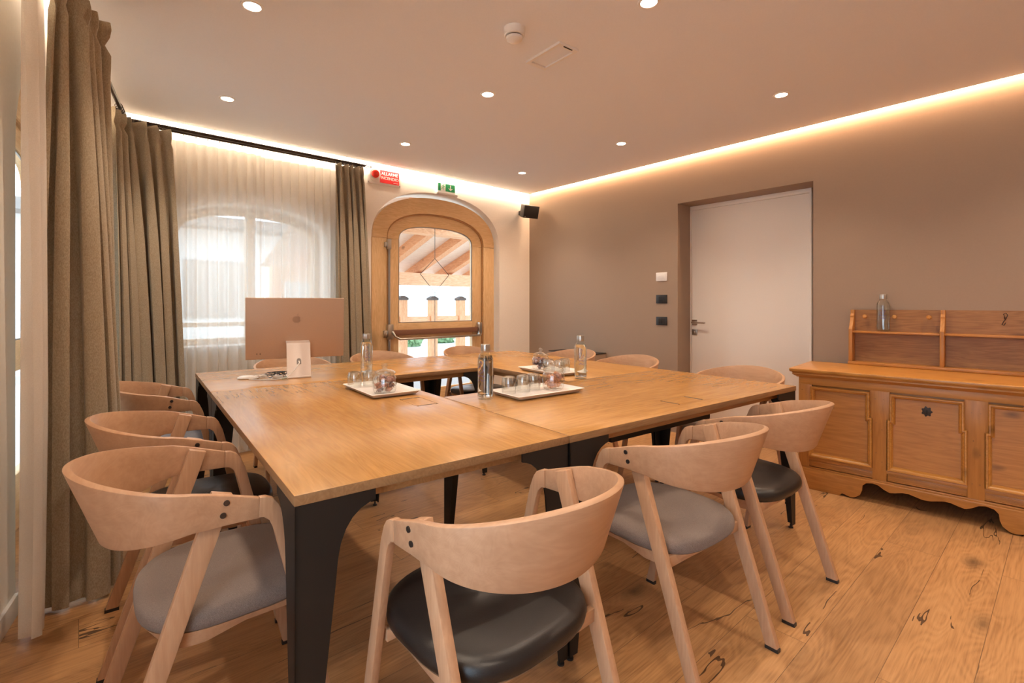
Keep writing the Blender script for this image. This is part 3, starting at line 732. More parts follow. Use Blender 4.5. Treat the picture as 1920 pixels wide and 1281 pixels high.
tangle('coiled_cable', 'white', (.80, 3.14), .03, 34, .0019, 'loose white cable between the mouse and the black cable bundle', 'cable', hz=.014)
o = MB().box(-.03, -.011, 0, .03, .011, .016).build('cable_adapter', 'white', None, bevel=.003); place(o, (.872, 3.06, .752), R(-30)); tag(o, 'small pale adapter wrapped in the black cable bundle', 'adapter')
o = MB().tube([(.93, 3.00, .754), (.905, 3.02, .756), (.88, 3.00, .753)], .004, 8).build('green_connector', 'green', None, True); tag(o, 'small green plug beside the computer stand', 'plug')

# ------------------------------------------------------------------ pine chest and plate shelf
CH = R(-90 - 0) + R(5)          # local x = along the front, seen left to right; local y = into the wall
chest = thing('pine_chest', 'antique pine chest with stepped panels and a scalloped base against the taupe wall', 'chest', (3.52, 1.18, 0), CH)
CL, CD = 1.27, .50
m_ = MB(); m_.box(0, .022, .12, CL, CD, .715); m_.build('carcass', 'pine', chest, bevel=.002)
def cap(z0, z1, o_, o2=None):
    o2 = o_ if o2 is None else o2
    r_ = lambda o, z: [Vector((-o, -o, z)), Vector((CL + o, -o, z)), Vector((CL + o, CD, z)), Vector((-o, CD, z))]
    return r_(o_, z0), r_(o2, z1)
a1, a2 = cap(.745, .767, .046)
m_ = MB(); m_.loft([*cap(.745, .749, .040, .046), a2]); m_.build('lid', 'pinetop', chest, bevel=.008, seg=3)
m_ = MB(); m_.loft([*cap(.712, .716, .010, .012), *cap(.722, .730, .022, .032), *cap(.737, .745, .030, .034)]); m_.build('cornice', 'pine', chest, bevel=.001)
# frame members on the front
m_ = MB(); m_.box(0, 0, .665, CL, .024, .712); m_.box(0, 0, .185, CL, .024, .205); m_.box(0, 0, .128, CL, .024, .140)
m_.build('front_rail', 'pine', chest, bevel=.002)
for x0, x1 in ((0, .06), (.39, .458), (.806, .874), (1.21, 1.27)):
    e0 = .012 if x0 > 0 else 0; e1 = .015 if x1 < CL else 0
    MB().prism([(x0, .14), (x1, .14), (x1, .501), (x1 + e1, .501), (x1 + e1, .667), (x0 - e0, .667), (x0 - e0, .501), (x0, .501)], 'y', -.001, .024).build('stile', 'pinez', chest, bevel=.002)
def stepped(x0, x1, zb=.207, zt=.657):
    st = .010; zs = .503
    return [(x0, zb), (x0, zs), (x0 + st, zs + .001), (x0 + st, zt), (x1 - st - .012, zt), (x1 - st - .012, zs - .012), (x1 - st, zs - .013 + .004), (x1, zs), (x1, zb)]
def moulding(outline, wd, y0, y1):
    n = len(outline); cx = sum(p[0] for p in outline) / n; cz = sum(p[1] for p in outline) / n; ins = []
    for i in range(n):
        p, q, r_ = Vector(outline[i - 1]), Vector(outline[i]), Vector(outline[(i + 1) % n])
        d1_ = (q - p).normalized(); d2_ = (r_ - q).normalized(); n1 = Vector((d1_.y, -d1_.x)); n2 = Vector((d2_.y, -d2_.x))
        bi = (n1 + n2); L_ = bi.length
        bi = bi / L_ * (wd / max(.45, bi.normalized().dot(n1))) if L_ > 1e-3 else n1 * wd
        ins.append(q + bi)
    return ins
for x0, x1 in ((.055, .389), (.462, .806), (.876, 1.213)):
    zs, st = .503, .011
    out = [(x0, .207), (x0, zs), (x0 + st, zs), (x0 + st, .657), (x1 - st, .657), (x1 - st, zs), (x1, zs), (x1, .207)]
    m_ = MB(); prev = None; prof = [(0, .0), (0, -.012), (.004, -.018), (.009, -.018), (.012, -.010), (.018, -.006), (.024, .006), (.026, .020)]
    rings = []
    for wd, y in prof:
        q = moulding(out, wd, 0, 0) if wd else [Vector(p) for p in out]
        rings.append([Vector((p.x, y, p.y)) for p in q])
    n_ = len(out)
    m_.poly([v for r_ in rings for v in r_], [(i * n_ + k, i * n_ + (k + 1) % n_, (i + 1) * n_ + (k + 1) % n_, (i + 1) * n_ + k) for i in range(len(rings) - 1) for k in range(n_)])
    m_.build('panel_moulding', 'pinetop', chest)
    MB().box(x0 + .01, .016, .215, x1 - .01, .0225, .65).build('panel', 'pine', chest)
for x0, x1 in ((.05, .395), (.462, .806), (.874, 1.215)):
    m_ = MB(); m_.box(x0, .006, .143, x1, .023, .184); m_.box(x0 + .008, -.005, .149, x1 - .008, .001, .153); m_.box(x0 + .008, -.005, .174, x1 - .008, .001, .178)
    m_.build('lower_panel', 'pine', chest, bevel=.0015)
# scalloped plinth
sc_half = [(0, 0), (.225, 0), (.24, .017), (.262, .010), (.285, .004), (.305, .010), (.330, .030), (.341, .060), (.343, .090), (.36, .108), (.391, .116), (.42, .110), (.445, .092), (.472, .080), (.50, .085), (.53, .095), (.56, .096), (.59, .088), (.615, .081), (.635, .080)]
pl = sc_half + [(CL - x, z) for x, z in sc_half[::-1][1:]]
pl = [p for p in pl]
m_ = MB(); m_.prism(pl + [(CL, .13), (0, .13)], 'y', -.012, .008); m_.build('scalloped_plinth', 'pine', chest, bevel=.003)
m_ = MB(); m_.box(-.012, -.012, 0, .006, CD, .13); m_.box(CL - .006, -.012, 0, CL + .012, CD, .13); m_.build('side_plinth', 'pine', chest, bevel=.003)
m_ = MB()
rr_ = [(.022 * (1 + .16 * math.cos(7 * a)) * math.cos(a), .576 + .026 * (1 + .16 * math.cos(7 * a)) * math.sin(a)) for a in [2 * math.pi * i / 42 for i in range(42)]]
m_.prism([(.638 + x, z) for x, z in rr_], 'y', .0125, .0165); lk = m_.build('lock_plate', 'iron', chest, bevel=.001)
MB().box(.635, .011, .562, .641, .0126, .585).build('keyhole', 'gap', lk)
for (x, z) in ((.02, .63), (.045, .60), (.02, .40), (.044, .37), (.405, .62), (.443, .62), (.408, .48), (.436, .44), (.408, .30), (.436, .25), (.823, .60), (.858, .60), (.83, .45), (.855, .38), (.825, .22), (.855, .22)):
    MB().tube([(x, -.0022, z), (x, .003, z)], .0032, 8).build('peg_head', 'pinedk', chest)

hut = thing('wall_shelf_rack', 'low antique pine shelf rack standing on the back of the chest', 'shelf', (4.012, 1.035, .7675), R(-90) + R(2))
HL = 1.0; HD = .095
MB().box(0, HD - .012, .02, HL, HD, .376).build('back_board', 'pinedk', hut)
MB().box(0, 0, 0, HL, HD - .012, .021).build('bottom_board', 'pine', hut, bevel=.003)
for x in (0.004, .484, HL - .024):
    MB().prism([(.002, .021), (.0, .12), (.003, .225), (.002, .243), (.030, .285), (.048, .322), (.044, .334), (.055, .350), (.052, .376), (HD - .012, .376), (HD - .012, .021)], 'x', x, x + .022).build('side_board', 'pinez', hut, bevel=.003)
for x0, x1 in ((.026, .484), (.506, HL - .024)): MB().box(x0, .010, .217, x1, HD - .012, .230).build('shelf_board', 'pine', hut, bevel=.002)
for x in (.088, .252, .428):
    T = Matrix.Translation((x, HD - .012, .330)) @ Matrix.Rotation(R(90), 4, 'X')
    MB().lathe([(.0001, 0), (.006, 0), (.006, .022), (.012, .026), (.0135, .034), (.010, .040), (.0001, .042)], 20, T).build('peg', 'pinetop', hut, True)
MB().tube([(.77, HD - .014, .325), (.77, HD - .03, .335), (.765, HD - .03, .355), (.775, HD - .024, .362), (.782, HD - .026, .35), (.775, HD - .028, .328), (.765, HD - .03, .31), (.758, HD - .028, .292), (.766, HD - .027, .288), (.774, HD - .028, .305)], .0022, 7).build('iron_hook', 'iron', hut, True)

# low taupe cabinet in the far corner
t = thing('low_cabinet', 'low taupe cabinet against the taupe wall, behind the corner chairs', 'cabinet', (0, 0, 0))
MB().box(3.88, 3.215, 0, 4.128, 3.80, .668).build('body', 'taupe', t, bevel=.003)
MB().box(3.876, 3.211, .668, 4.128, 3.804, .676).build('top_edge', 'gap', t)

# switches
for z, m1, nm, lab, cat in ((1.441, 'white', 'thermostat', 'white wall control plate, topmost of the three plates beside the white door', 'thermostat'), (1.230, 'blackp', 'wall_switch', 'black switch plate, middle of the three wall plates', 'switch'), (1.024, 'blackp', 'wall_switch', 'black socket plate, lowest of the three wall plates', 'switch')):
    t = thing(nm, lab, cat, (XW, 2.561, z), R(-90))
    MB().box(-.058, -.009, -.04, .058, 0, .04).build('cover_plate', m1, t, bevel=.003)
    for k in range(3):
        x = -.033 + k * .023
        if m1 == 'white': 
            if k == 1: MB().box(-.033, -.0105, -.02, .033, -.009, .02).build('display', 'white', t, bevel=.0005)
        else: MB().box(x, -.0115, -.022, x + .020, -.009, .022).build('rocker', 'black' if z > 1.1 else 'gap', t, bevel=.001)

# ------------------------------------------------------------------ signs and speaker on the back wall
t = thing('fire_alarm_sign', 'red and white fire alarm sign reading ALLARME INCENDIO on the wall', 'sign', (0, YB, 0))
MB().box(2.035, -.012, 2.325, 2.378, -.0005, 2.478).build('backplate', 'white', t, bevel=.003)
MB().box(2.160, -.0145, 2.345, 2.362, -.012, 2.466).build('red_panel', 'red', t)
T = Matrix.Translation((2.10, -.012, 2.410)) @ Matrix.Rotation(R(90), 4, 'X')
MB().lathe([(.0001, 0), (.060, 0), (.059, .016), (.052, .024), (.0001, .024)], 36, T).build('siren_base', 'white', t, True)
MB().lathe([(.036, .024), (.037, .032), (.034, .044), (.022, .052), (.0001, .054)], 36, T).build('siren_lens', 'redlens', t, True)
RX = Matrix.Rotation(R(90), 4, 'X')
text_mesh('lettering', 'ALLARME', .0415, 'inkw', t, Matrix.Translation((2.261, -.0152, 2.434)) @ RX, bold=.0003)
text_mesh('lettering', 'INCENDIO', .0395, 'inkw', t, Matrix.Translation((2.261, -.0152, 2.392)) @ RX, bold=.0003)
MB().box(2.30, -.0152, 2.357, 2.352, -.0146, 2.361).build('small_print', 'inkw', t)
for x, z in ((2.046, 2.337), (2.368, 2.467), (2.368, 2.336)): MB().tube([(x, -.016, z), (x, -.012, z)], .004, 10).build('screw', 'bolt', t)

t = thing('exit_sign', 'small green and white running man exit sign above the arched door', 'sign', (0, YB, 0))
MB().box(2.775, -.055, 2.322, 3.035, -.0005, 2.345).build('lamp_housing', 'white', t, bevel=.006)
MB().box(2.795, -.035, 2.345, 3.012, -.029, 2.448).build('sign_panel', 'inkw', t, bevel=.001)
m_ = MB(); m_.box(2.798, -.0362, 2.366, 2.830, -.035, 2.444); m_.box(2.890, -.0362, 2.366, 3.008, -.035, 2.444); m_.build('green_field', 'green', t)
m_ = MB(); m_.poly([(2.952, -.0370, 2.375), (2.922, -.0370, 2.405), (2.940, -.0370, 2.400), (2.946, -.0370, 2.398), (2.946, -.0370, 2.436), (2.958, -.0370, 2.436), (2.958, -.0370, 2.398), (2.964, -.0370, 2.400), (2.982, -.0370, 2.405)], [(0, 1, 2, 3, 4, 5, 6, 7, 8)]); m_.build('arrow', 'inkw', t)
m_ = MB(); Y = -.0366
m_.tube([(2.866, Y, 2.432), (2.869, Y, 2.433)], .006, 8)
for p in ([(2.864, Y, 2.424), (2.858, Y, 2.405)], [(2.858, Y, 2.405), (2.866, Y, 2.392), (2.860, Y, 2.376)], [(2.858, Y, 2.405), (2.848, Y, 2.392), (2.838, Y, 2.390)], [(2.864, Y, 2.421), (2.874, Y, 2.412), (2.881, Y, 2.416)], [(2.863, Y, 2.421), (2.850, Y, 2.420), (2.845, Y, 2.410)]): m_.tube(p, .0026, 6)
m_.build('running_figure', 'green', t)

t = thing('wall_speaker', 'small black tilted loudspeaker high in the corner beside the door arch', 'speaker', (3.945, 4.21, 2.27), R(-12))
T = Matrix.Rotation(R(17), 4, 'X')
MB().prism([(-.10, -.085), (.10, -.085), (.075, .045), (.045, .075), (-.045, .075), (-.075, .045)], 'z', -.072, .072, T).build('cabinet', 'blackp', t, bevel=.004)
MB().box(-.092, -.089, -.064, .092, -.085, .064, T).build('grille', 'black', t, bevel=.001)
MB().box(-.085, -.0905, -.060, -.072, -.089, -.054, T).build('badge', 'steel', t)
MB().box(-.03, .06, -.025, .0, .165, .025).build('bracket', 'blackp', t, bevel=.002)

# ------------------------------------------------------------------ arched wooden doors and window
def ring_arch(mb, c, a0, zs, r0, a1, r1, y0, y1, n0=2.3, n1=2.3, k=36):
    o = arch(c, a0, zs, r0, n0, k); i = arch(c, a1, zs, r1, n1, k)
    for p, q, p2, q2 in zip(o[:-1], o[1:], i[:-1], i[1:]):
        v = [(p[0], y0, p[1]), (q[0], y0, q[1]), (q2[0], y0, q2[1]), (p2[0], y0, p2[1]), (p[0], y1, p[1]), (q[0], y1, q[1]), (q2[0], y1, q2[1]), (p2[0], y1, p2[1])]
        mb.poly(v, [(0, 1, 2, 3), (4, 7, 6, 5), (0, 4, 5, 1), (3, 2, 6, 7)])
    bmesh.ops.remove_doubles(mb.b, verts=mb.b.verts, dist=1e-6)
def arched_door(name, loc, rz, bar=True, oc=0, hw=.752):
    """local x across, y outwards"""
    d = empty(name, loc, rz); struct(d)
    zs = 1.832
    m_ = MB(); ring_arch(m_, 0, hw, zs, .458, .60, .295, -.01, .08); m_.build('frame_arch', 'larchx', d, True)
    for s in (-1, 1):
        MB().box(min(s * hw, s * .60), -.01, 0, max(s * hw, s * .60), .08, zs - .003).build('frame_post', 'larch', d, bevel=.003)
    m_ = MB(); ring_arch(m_, 0, .60, zs, .295, .585, .28, .0, .02); m_.box(-.6, .0, 0, -.585, .02, zs); m_.box(.585, .0, 0, .6, .02, zs); m_.build('rebate', 'tedge', d)
    lx = -.035
    m_ = MB(); ring_arch(m_, 0, .592, zs, .286, .458, .16, .015, .065, 2.3, 2.6); m_.build('leaf_arch', 'larchx', d, True)
    for a, b_ in ((-.592, -.458), (.458, .592)): MB().box(a, .015, .01, b_, .065, zs - .003).build('leaf_stile', 'larch', d, bevel=.003)
    m_ = MB(); m_.box(-.458, .015, .835, .458, .065, .993); m_.build('leaf_rail', 'larchx', d, bevel=.004)
    MB().box(-.458, .015, .01, .458, .065, .30).build('leaf_rail', 'larchx', d, bevel=.004)
    m_ = MB(); pt = arch(0, .458, zs, .16, 2.6, 24); m_.poly([(-.458, .04, .993)] + [(x, .04, z) for x, z in pt] + [(.458, .04, .993)], [tuple(range(len(pt) + 2))]); m_.build('glass_pane', 'pane', d)
    m_ = MB(); m_.poly([(-.458, .04, .30), (.458, .04, .30), (.458, .04, .835), (-.458, .04, .835)], [(0, 1, 2, 3)]); m_.build('glass_pane', 'pane', d)
    # bead around the upper glass
    m_ = MB(); ring_arch(m_, 0, .458, zs, .16, .448, .15, .022, .03, 2.6, 2.6); m_.box(-.458, .022, .993, -.448, .03, zs); m_.box(.448, .022, .993, .458, .03, zs); m_.box(-.458, .022, .993, .458, .03, 1.001); m_.build('glazing_bead', 'greym', d)
    m_ = MB(); dx = -.02
    for p, q in (((dx, 1.99), (dx, 1.668)), ((dx, 1.668), (dx - .178, 1.497)), ((dx - .178, 1.497), (dx, 1.308)), ((dx, 1.668), (dx + .178, 1.497)), ((dx + .178, 1.497), (dx, 1.308)), ((dx, 1.308), (dx, .993)), ((dx, .835), (dx, .30))):
        m_.tube([(p[0], .036, p[1]), (q[0], .036, q[1])], .003, 6)
    m_.build('lead_came', 'lead', d)
    if bar:
        m_ = MB(); m_.tube([(-.585, -.03, .05), (-.585, -.03, 1.76)], .012, 12); m_.build('bolt_rod', 'greym', d, True)
        m_ = MB(); m_.box(-.605, -.045, 1.72, -.565, .0, 1.82); m_.box(-.63, -.03, 1.74, -.60, .0, 1.79); m_.box(-.605, -.05, .84, -.545, .0, .985); m_.box(-.64, -.035, .86, -.60, .0, .925); m_.build('latch_case', 'steel', d, bevel=.006)
        MB().box(.50, -.06, .84, .545, .0, .98).build('latch_case', 'steel', d, bevel=.008)
        m_ = MB(); m_.tube([(-.555, -.05, .91), (-.545, -.085, .865), (-.50, -.095, .838), (.49, -.095, .838), (.52, -.06, .85)], .011, 12); m_.build('push_bar', 'steel', d, True)
        m_ = MB(); m_.box(-.535, -.03, .874, .50, .012, .926); m_.build('brown_strip', 'rbrown', d, bevel=.003)  # plain rough brown strip across the rail
    return d
arched_door('door_2', (DX, YB + .065, 0), 0)
ax = Vector((math.cos(R(90) - AL), math.sin(R(90) - AL), 0)); ay = Vector((-ax.y, ax.x, 0))
arched_door('door_3', Vector((.108, 4.38, 0)) + ax * (-1.0) + ay * .20, R(90) - AL, False, hw=.722)
# window 1
wd = empty('window_1', (1.09, YB + .20, 0)); struct(wd)
m_ = MB(); ring_arch(m_, 0, .572, 1.72, .262, .51, .20, 0, .06); m_.box(-.572, 0, .842, -.51, .06, 1.72); m_.box(.51, 0, .842, .572, .06, 1.72); m_.box(-.51, 0, .842, .51, .06, .905); m_.box(-.035, -.004, .905, .035, .064, 1.915); m_.box(-.51, .005, 1.0, .51, .055, 1.035); m_.build('window_frame', 'larchx', wd, bevel=.002)
pt = arch(0, .51, 1.72, .20, 2.3, 24); m_ = MB(); m_.poly([(-.51, .03, .9)] + [(x, .03, z) for x, z in pt] + [(.51, .03, .9)], [tuple(range(len(pt) + 2))]); m_.build('glass_pane', 'pane', wd)
sl_ = MB().box(.50, YB - .02, .838, 1.68, YB + .30, .858).build('window_sill_board', 'white', None, bevel=.004); sl_.name = 'trim_1'; struct(sl_)

# ------------------------------------------------------------------ curtains
def curtain(name, P0, P1, ztop, zbot, folds, amp0, amp1, mat, label, cat, seed, spread0=1.0, spread1=1.0, bulge=0, thick=.003, off=(0, 0), head=.09, pinch=True, group=None, anchor=.5):
    rnd = random.Random(seed); P0 = Vector((*P0, 0)); P1 = Vector((*P1, 0)); L_ = (P1 - P0).length; d = (P1 - P0).normalized(); n = Vector((d.y, -d.x, 0))
    NU = folds * 16; NV = 36; ph = [rnd.uniform(-.5, .5) for _ in range(8)]; am = [rnd.uniform(.65, 1.25) for _ in range(folds + 2)]
    mb = MB(); vs = []
    for j in range(NV + 1):
        q = j / NV; q = q ** 1.3 if j < NV else 1; z = ztop + (zbot - ztop) * q
        sp = spread0 + (spread1 - spread0) * min(1, q * 1.15) ** .8; amp = amp0 + (amp1 - amp0) * min(1, q * 1.5)
        pin = 1.0
        if pinch: pin = .55 + .45 * abs((ztop - z) - head) / head if (ztop - z) < head * 2 else 1
        for i in range(NU + 1):
            s = i / NU; fs = s * folds
            a = am[int(min(folds, fs))] * (1 - (fs % 1)) + am[int(min(folds, fs)) + 1] * (fs % 1)
            wav = math.sin(2 * math.pi * (fs + .22 * q * math.sin(3.1 * s * folds * .7 + ph[0] * 9) + .12 * math.sin(2.1 * q + ph[0] * 4)))
            wav = math.copysign(abs(wav) ** .8, wav)
            wav += .25 * math.sin(2 * math.pi * (fs * .5 + ph[1]) + 1.5 * q) * q + .12 * math.sin(2 * math.pi * fs * 2 + ph[2] * 6) * (1 - q)
            p = P0 + d * (L_ * (anchor + (s - anchor) * sp)) + n * (amp * a * pin * wav + bulge * math.sin(math.pi * min(1, q * .9)) )
            p += d * (.25 * L_ / folds * math.sin(2 * math.pi * 2 * fs * .5 + ph[3]) * .3)
            zz = z + (.004 * math.sin(fs * 6.28 + 1) if j == NV else 0)
            vs.append((p.x + off[0] * q, p.y + off[1] * q, zz))
    W_ = NU + 1
    mb.poly(vs, [(j * W_ + i, j * W_ + i + 1, (j + 1) * W_ + i + 1, (j + 1) * W_ + i) for j in range(NV) for i in range(NU)])
    o = mb.build(name, mat, None, True, solid=thick, off=0); tag(o, label, cat, group); return o
def drape2(name, top, bot, folds, a0, a1, ztop, label, seed, extra=0):
    """a hanging cloth whose line along the rod differs from its line along the floor"""
    rnd = random.Random(seed); NU = folds * 20; NV = 40
    def res(pl):
        pl = [Vector((*p, 0)) for p in pl]; L_ = [0]
        for p, q in zip(pl[:-1], pl[1:]): L_.append(L_[-1] + (q - p).length)
        o = []
        for i in range(NU + 1):
            t_ = L_[-1] * i / NU; k = 0
            while k < len(pl) - 2 and L_[k + 1] < t_: k += 1
            f_ = (t_ - L_[k]) / (L_[k + 1] - L_[k]); o.append(pl[k].lerp(pl[k + 1], f_))
        for _ in range(NU // 8):
            o = [o[0]] + [(o[i - 1] + o[i] * 2 + o[i + 1]) / 4 for i in range(1, NU)] + [o[-1]]
        return o
    A, B = res(top), res(bot)
    w = [rnd.uniform(.6, 1.4) for _ in range(folds)]; tw = sum(w); cum = [0]
    for x in w: cum.append(cum[-1] + x / tw)
    am = [rnd.uniform(.6, 1.25) for _ in range(folds + 1)]; dr = [rnd.uniform(-.35, .35) for _ in range(folds)]
    vs = []
    for j in range(NV + 1):
        q = (j / NV) ** 1.25; z = ztop + (.012 - ztop) * q; bl = min(1, q * 1.25) ** .75
        line = [A[i].lerp(B[i], bl) for i in range(NU + 1)]; a = a0 + (a1 - a0) * min(1, q * 2)
        pin = 1 - .5 * math.exp(-((ztop - z - .09) / .03) ** 2)
        for i in range(NU + 1):
            s_ = i / NU; k = 0
            while k < folds - 1 and cum[k + 1] < s_: k += 1
            f_ = (s_ - cum[k]) / (cum[k + 1] - cum[k])
            f2 = f_ + dr[k] * q * math.sin(math.pi * f_) * .35
            wv = math.cos(2 * math.pi * f2); wv = math.copysign(abs(wv) ** .75, wv)
            amp = a * (am[k] * (1 - f_) + am[k + 1] * f_)
            wv += (1 - q) * .35 * math.cos(6 * math.pi * f_) * math.exp(-((ztop - z - .06) / .12) ** 2)
            tg = line[min(i + 1, NU)] - line[max(i - 1, 0)]; tg.normalize(); n = Vector((tg.y, -tg.x, 0))
            p = line[i] + n * amp * pin * wv + tg * amp * .55 * math.sin(4 * math.pi * f2) * min(1, q * 3)
            vs.append((p.x, p.y, z + (.006 * math.cos(6.28 * f_) if j == 0 else 0)))
    W_ = NU + 1; mb = MB()
    mb.poly(vs, [(j * W_ + i, j * W_ + i + 1, (j + 1) * W_ + i + 1, (j + 1) * W_ + i) for j in range(NV) for i in range(NU)])
    o = mb.build(name, 'drape', None, True, solid=.003, off=0); tag(o, label, 'curtain'); return o
def lp(y, off): return (lwx(y) + off, y)
RZ = 2.42
drape2('drape', [(-.075, 2.50), (-.02, 2.62), (.055, 2.84)], [(-.135, 2.60), (-.03, 2.57), (.085, 2.60), (.13, 2.74), (.10, 2.90)], 5, .034, .030, RZ + .004, 'large olive linen drape nearest the viewer on the left', 3)
drape2('drape', [(.15, 3.96), (.20, 4.14), (.48, YB - .12)], [(.17, 3.86), (.27, 4.0), (.55, 4.17)], 6, .030, .040, RZ - .003, 'olive linen drape hanging in the corner left of the arched window', 5)
drape2('drape', [(1.68, YB - .12), (1.93, YB - .12)], [(1.71, YB - .13), (2.02, YB - .13)], 5, .026, .036, RZ - .003, 'narrow olive linen drape between the arched window and the arched door', 8)
curtain('sheer_curtain', lp(2.36, .095), lp(2.50, .105), RZ - .02, .03, 2, .022, .034, 'sheer', 'white sheer curtain bunched left of the nearest olive drape', 'sheer curtain', 9, 1, 1.05, .01, .0012, pinch=False)
curtain('sheer_curtain', lp(2.95, .075), lp(3.92, .075), RZ - .04, .03, 11, .020, .026, 'sheer', 'white sheer curtain over the left wall door, behind the two olive drapes', 'sheer curtain', 12, 1, 1, 0, .0012, pinch=False)
curtain('sheer_curtain', (.36, YB - .065), (1.10, YB - .065), RZ - .045, .03, 11, .014, .026, 'sheer', 'white sheer curtain over the left half of the arched window', 'sheer curtain', 15, 1, 1, 0, .0012, pinch=False)
curtain('sheer_curtain', (1.09, YB - .075), (1.76, YB - .075), RZ - .06, .03, 10, .014, .026, 'sheer', 'white sheer curtain over the right half of the arched window', 'sheer curtain', 17, 1, 1, 0, .0012, pinch=False)

def rod(p0, p1, label, z=RZ, r=.0125, rings=(), sheer=None, brackets=()):
    t = thing('curtain_rod', label, 'curtain rod')
    p0 = Vector((*p0, z + .022)); p1 = Vector((*p1, z + .022)); d = (p1 - p0).normalized()
    MB().tube([p0, p1], r, 12).build('pole', 'iron', t, True)
    n = Vector((-d.y, d.x, 0))
    MB().tube([p0 + n * .055 - Vector((0, 0, .004)), p1 + n * .055 - Vector((0, 0, .004))], .009, 10).build('rear_pole', 'iron', t, True)
    for q in rings:
        MB().torus(p0 + (p1 - p0) * q + Vector((0, 0, -.008)), .019, .0024, d).build('ring', 'iron', t, True)
    for q in (sheer or ()):
        MB().torus(p0 + (p1 - p0) * q + n * .055 + Vector((0, 0, -.014)), .011, .0016, d, 14, 6).build('ring', 'iron', t, True)
    for q, ln in brackets:
        c = p0 + (p1 - p0) * q
        m_ = MB(); m_.tube([c - Vector((0, 0, .012)), c + n * ln - Vector((0, 0, .012))], .006, 8); m_.box(-.02, -.003, -.05, .02, .003, .03, Matrix.Translation(c + n * (ln - .002)) @ Matrix.Rotation(math.atan2(d.y, d.x), 4, 'Z'))
        m_.build('bracket', 'iron', t)
    return t, p0, p1, d
t, p0, p1, d = rod((.235, YB - .12), (1.955, YB - .12), 'dark iron double curtain rod above the arched window', rings=[.0 + .014 * i for i in range(1, 11)] + [.85 + .015 * i for i in range(9)], sheer=[.20 + .045 * i for i in range(15)], brackets=((.985, .118),))
m_ = MB()
for k in range(5):
    a = 2 * math.pi * k / 5; pts = [p1 + d * (.07 * q) + Vector((0, math.cos(a + q * 2.4), math.sin(a + q * 2.4))) * .018 * math.sin(math.pi * q) for q in (0, .2, .4, .6, .8, 1)]
    m_.tube(pts, .0028, 6)
m_.tube([p1 + d * .06, p1 + d * .085], [.006, .003], 8); m_.build('finial', 'iron', t, True)
rod(lp(1.6, .15), lp(4.16, .15), 'dark iron curtain rod running along the left wall', rings=[.37 + .016 * i for i in range(9)] + [.93 + .016 * i for i in range(5)], sheer=[.30 + .02 * i for i in range(3)] + [.56 + .034 * i for i in range(12)], brackets=((.30, .14), (.985, .14)))

# ------------------------------------------------------------------ outside
struct(MB().box(-14, 4.75, -.12, 22, 34, -.06).build('ground_outside', 'snow')); bpy.data.objects['ground_outside'].name = 'ground'
struct(MB().box(-14, -8, -.12, -1.7, 4.75, -.061).build('ground', 'snow'))
po = thing('timber_porch', 'open timber porch roof seen through the arched door', 'porch')
PX0, PX1 = 2.1, 9.2
sl0 = lambda y: 1.74 + (7.75 - y) * .316
m_ = MB(); m_.poly([(PX0, 4.70, sl0(4.70) + .16), (PX1, 4.70, sl0(4.70) + .16), (PX1, 8.2, sl0(8.2) + .16), (PX0, 8.2, sl0(8.2) + .16)] + [(PX0, 4.70, sl0(4.70) + .19), (PX1, 4.70, sl0(4.70) + .19), (PX1, 8.2, sl0(8.2) + .19), (PX0, 8.2, sl0(8.2) + .19)], [(0, 1, 2, 3), (7, 6, 5, 4), (0, 4, 5, 1), (2, 6, 7, 3)]); m_.build('roof_boards', 'porchb', po)
for i in range(11):
    x = 2.62 + i * .65
    m_ = MB(); v = []
    for xx in (x - .06, x + .06):
        for y in (4.70, 8.15):
            for dz in (0, .16): v.append((xx, y, sl0(y) + dz))
    m_.poly(v, [(0, 1, 3, 2), (4, 6, 7, 5), (0, 4, 5, 1), (2, 3, 7, 6), (0, 2, 6, 4), (1, 5, 7, 3)]); m_.build('rafter', 'porch', po)
MB().box(PX0, 7.62, 1.52, PX1, 7.78, 1.735).build('beam', 'porchx', po)
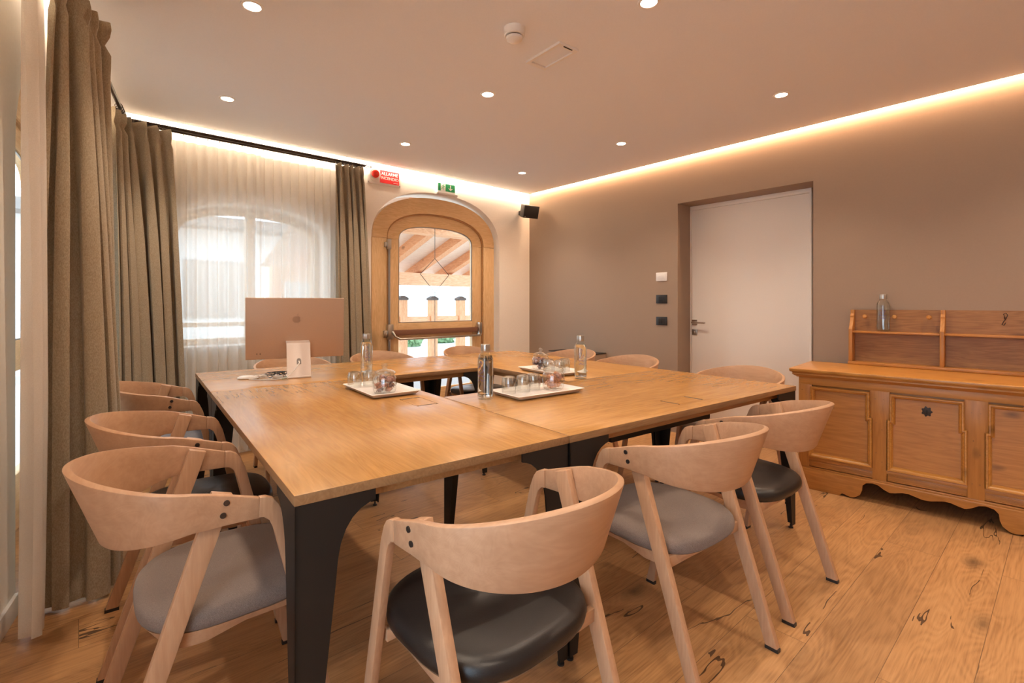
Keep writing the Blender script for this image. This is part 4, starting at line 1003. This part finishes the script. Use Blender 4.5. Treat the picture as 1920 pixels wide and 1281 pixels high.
MB().box(PX0, 6.10, 2.19, PX1, 6.28, 2.41).build('purlin', 'porchx', po)
MB().box(8.6, 7.62, -.05, 8.76, 7.78, 1.52).build('post', 'porch', po)
MB().box(2.1, 7.62, -.05, 2.26, 7.78, 1.52).build('post', 'porch', po)
ra = thing('porch_railing', 'timber railing with dark capped posts beyond the arched door', 'railing')
for i in range(6):
    x = 3.75 + i * .64
    MB().box(x - .07, 7.93, -.06, x + .07, 8.07, 1.26).build('post', 'porchz', ra)
    m_ = MB(); m_.loft([[Vector((x + sx * a, 8.0 + sy * a, z)) for sx, sy in ((1, 1), (-1, 1), (-1, -1), (1, -1))] for a, z in ((.085, 1.26), (.085, 1.30), (.03, 1.34))]); m_.build('post_cap', 'stone', ra)
m_ = MB(); m_.box(2.3, 7.965, .86, 7.3, 8.035, .96); m_.build('rail', 'porchx', ra); m_ = MB(); m_.box(2.3, 7.97, .56, 7.3, 8.03, .66); m_.build('rail', 'porchx', ra)
random.seed(4)
for i, (x, y, s) in enumerate(((7.4, 13.0, .35), (8.9, 13.6, .45), (10.8, 13.0, .5), (6.4, 14.5, .3))):
    m_ = MB(); T = Matrix.Translation((x, y, s * .6))
    bmesh.ops.create_icosphere(m_.b, subdivisions=4, radius=s, matrix=T)
    for v in m_.b.verts:
        c = v.co - Vector((x, y, s * .6)); v.co += c * random.uniform(-.18, .18)
    o = m_.build('garden_shrub', 'leaf', None, True); tag(o, 'small green shrub outside, ' + ('leftmost of four beyond the railing', 'second from left beyond the railing', 'rightmost beyond the railing', 'farthest and smallest beyond the railing')[i], 'shrub', 'shrubs beyond the railing')
ho = thing('neighbour_house', 'long pale rendered house with flat grey eaves outside the arched window', 'house')
MB().box(-8.0, 12, -.06, 5.4, 17, 2.75).build('walls', 'house', ho)
MB().box(-8.3, 11.4, 2.75, 5.7, 17.5, 2.95).build('roof', 'roof', ho)
MB().box(1.6, 11.95, .9, 2.7, 12.02, 2.1).build('window', 'greym', ho)
MB().box(3.6, 11.95, .9, 4.6, 12.02, 2.1).build('window', 'greym', ho)
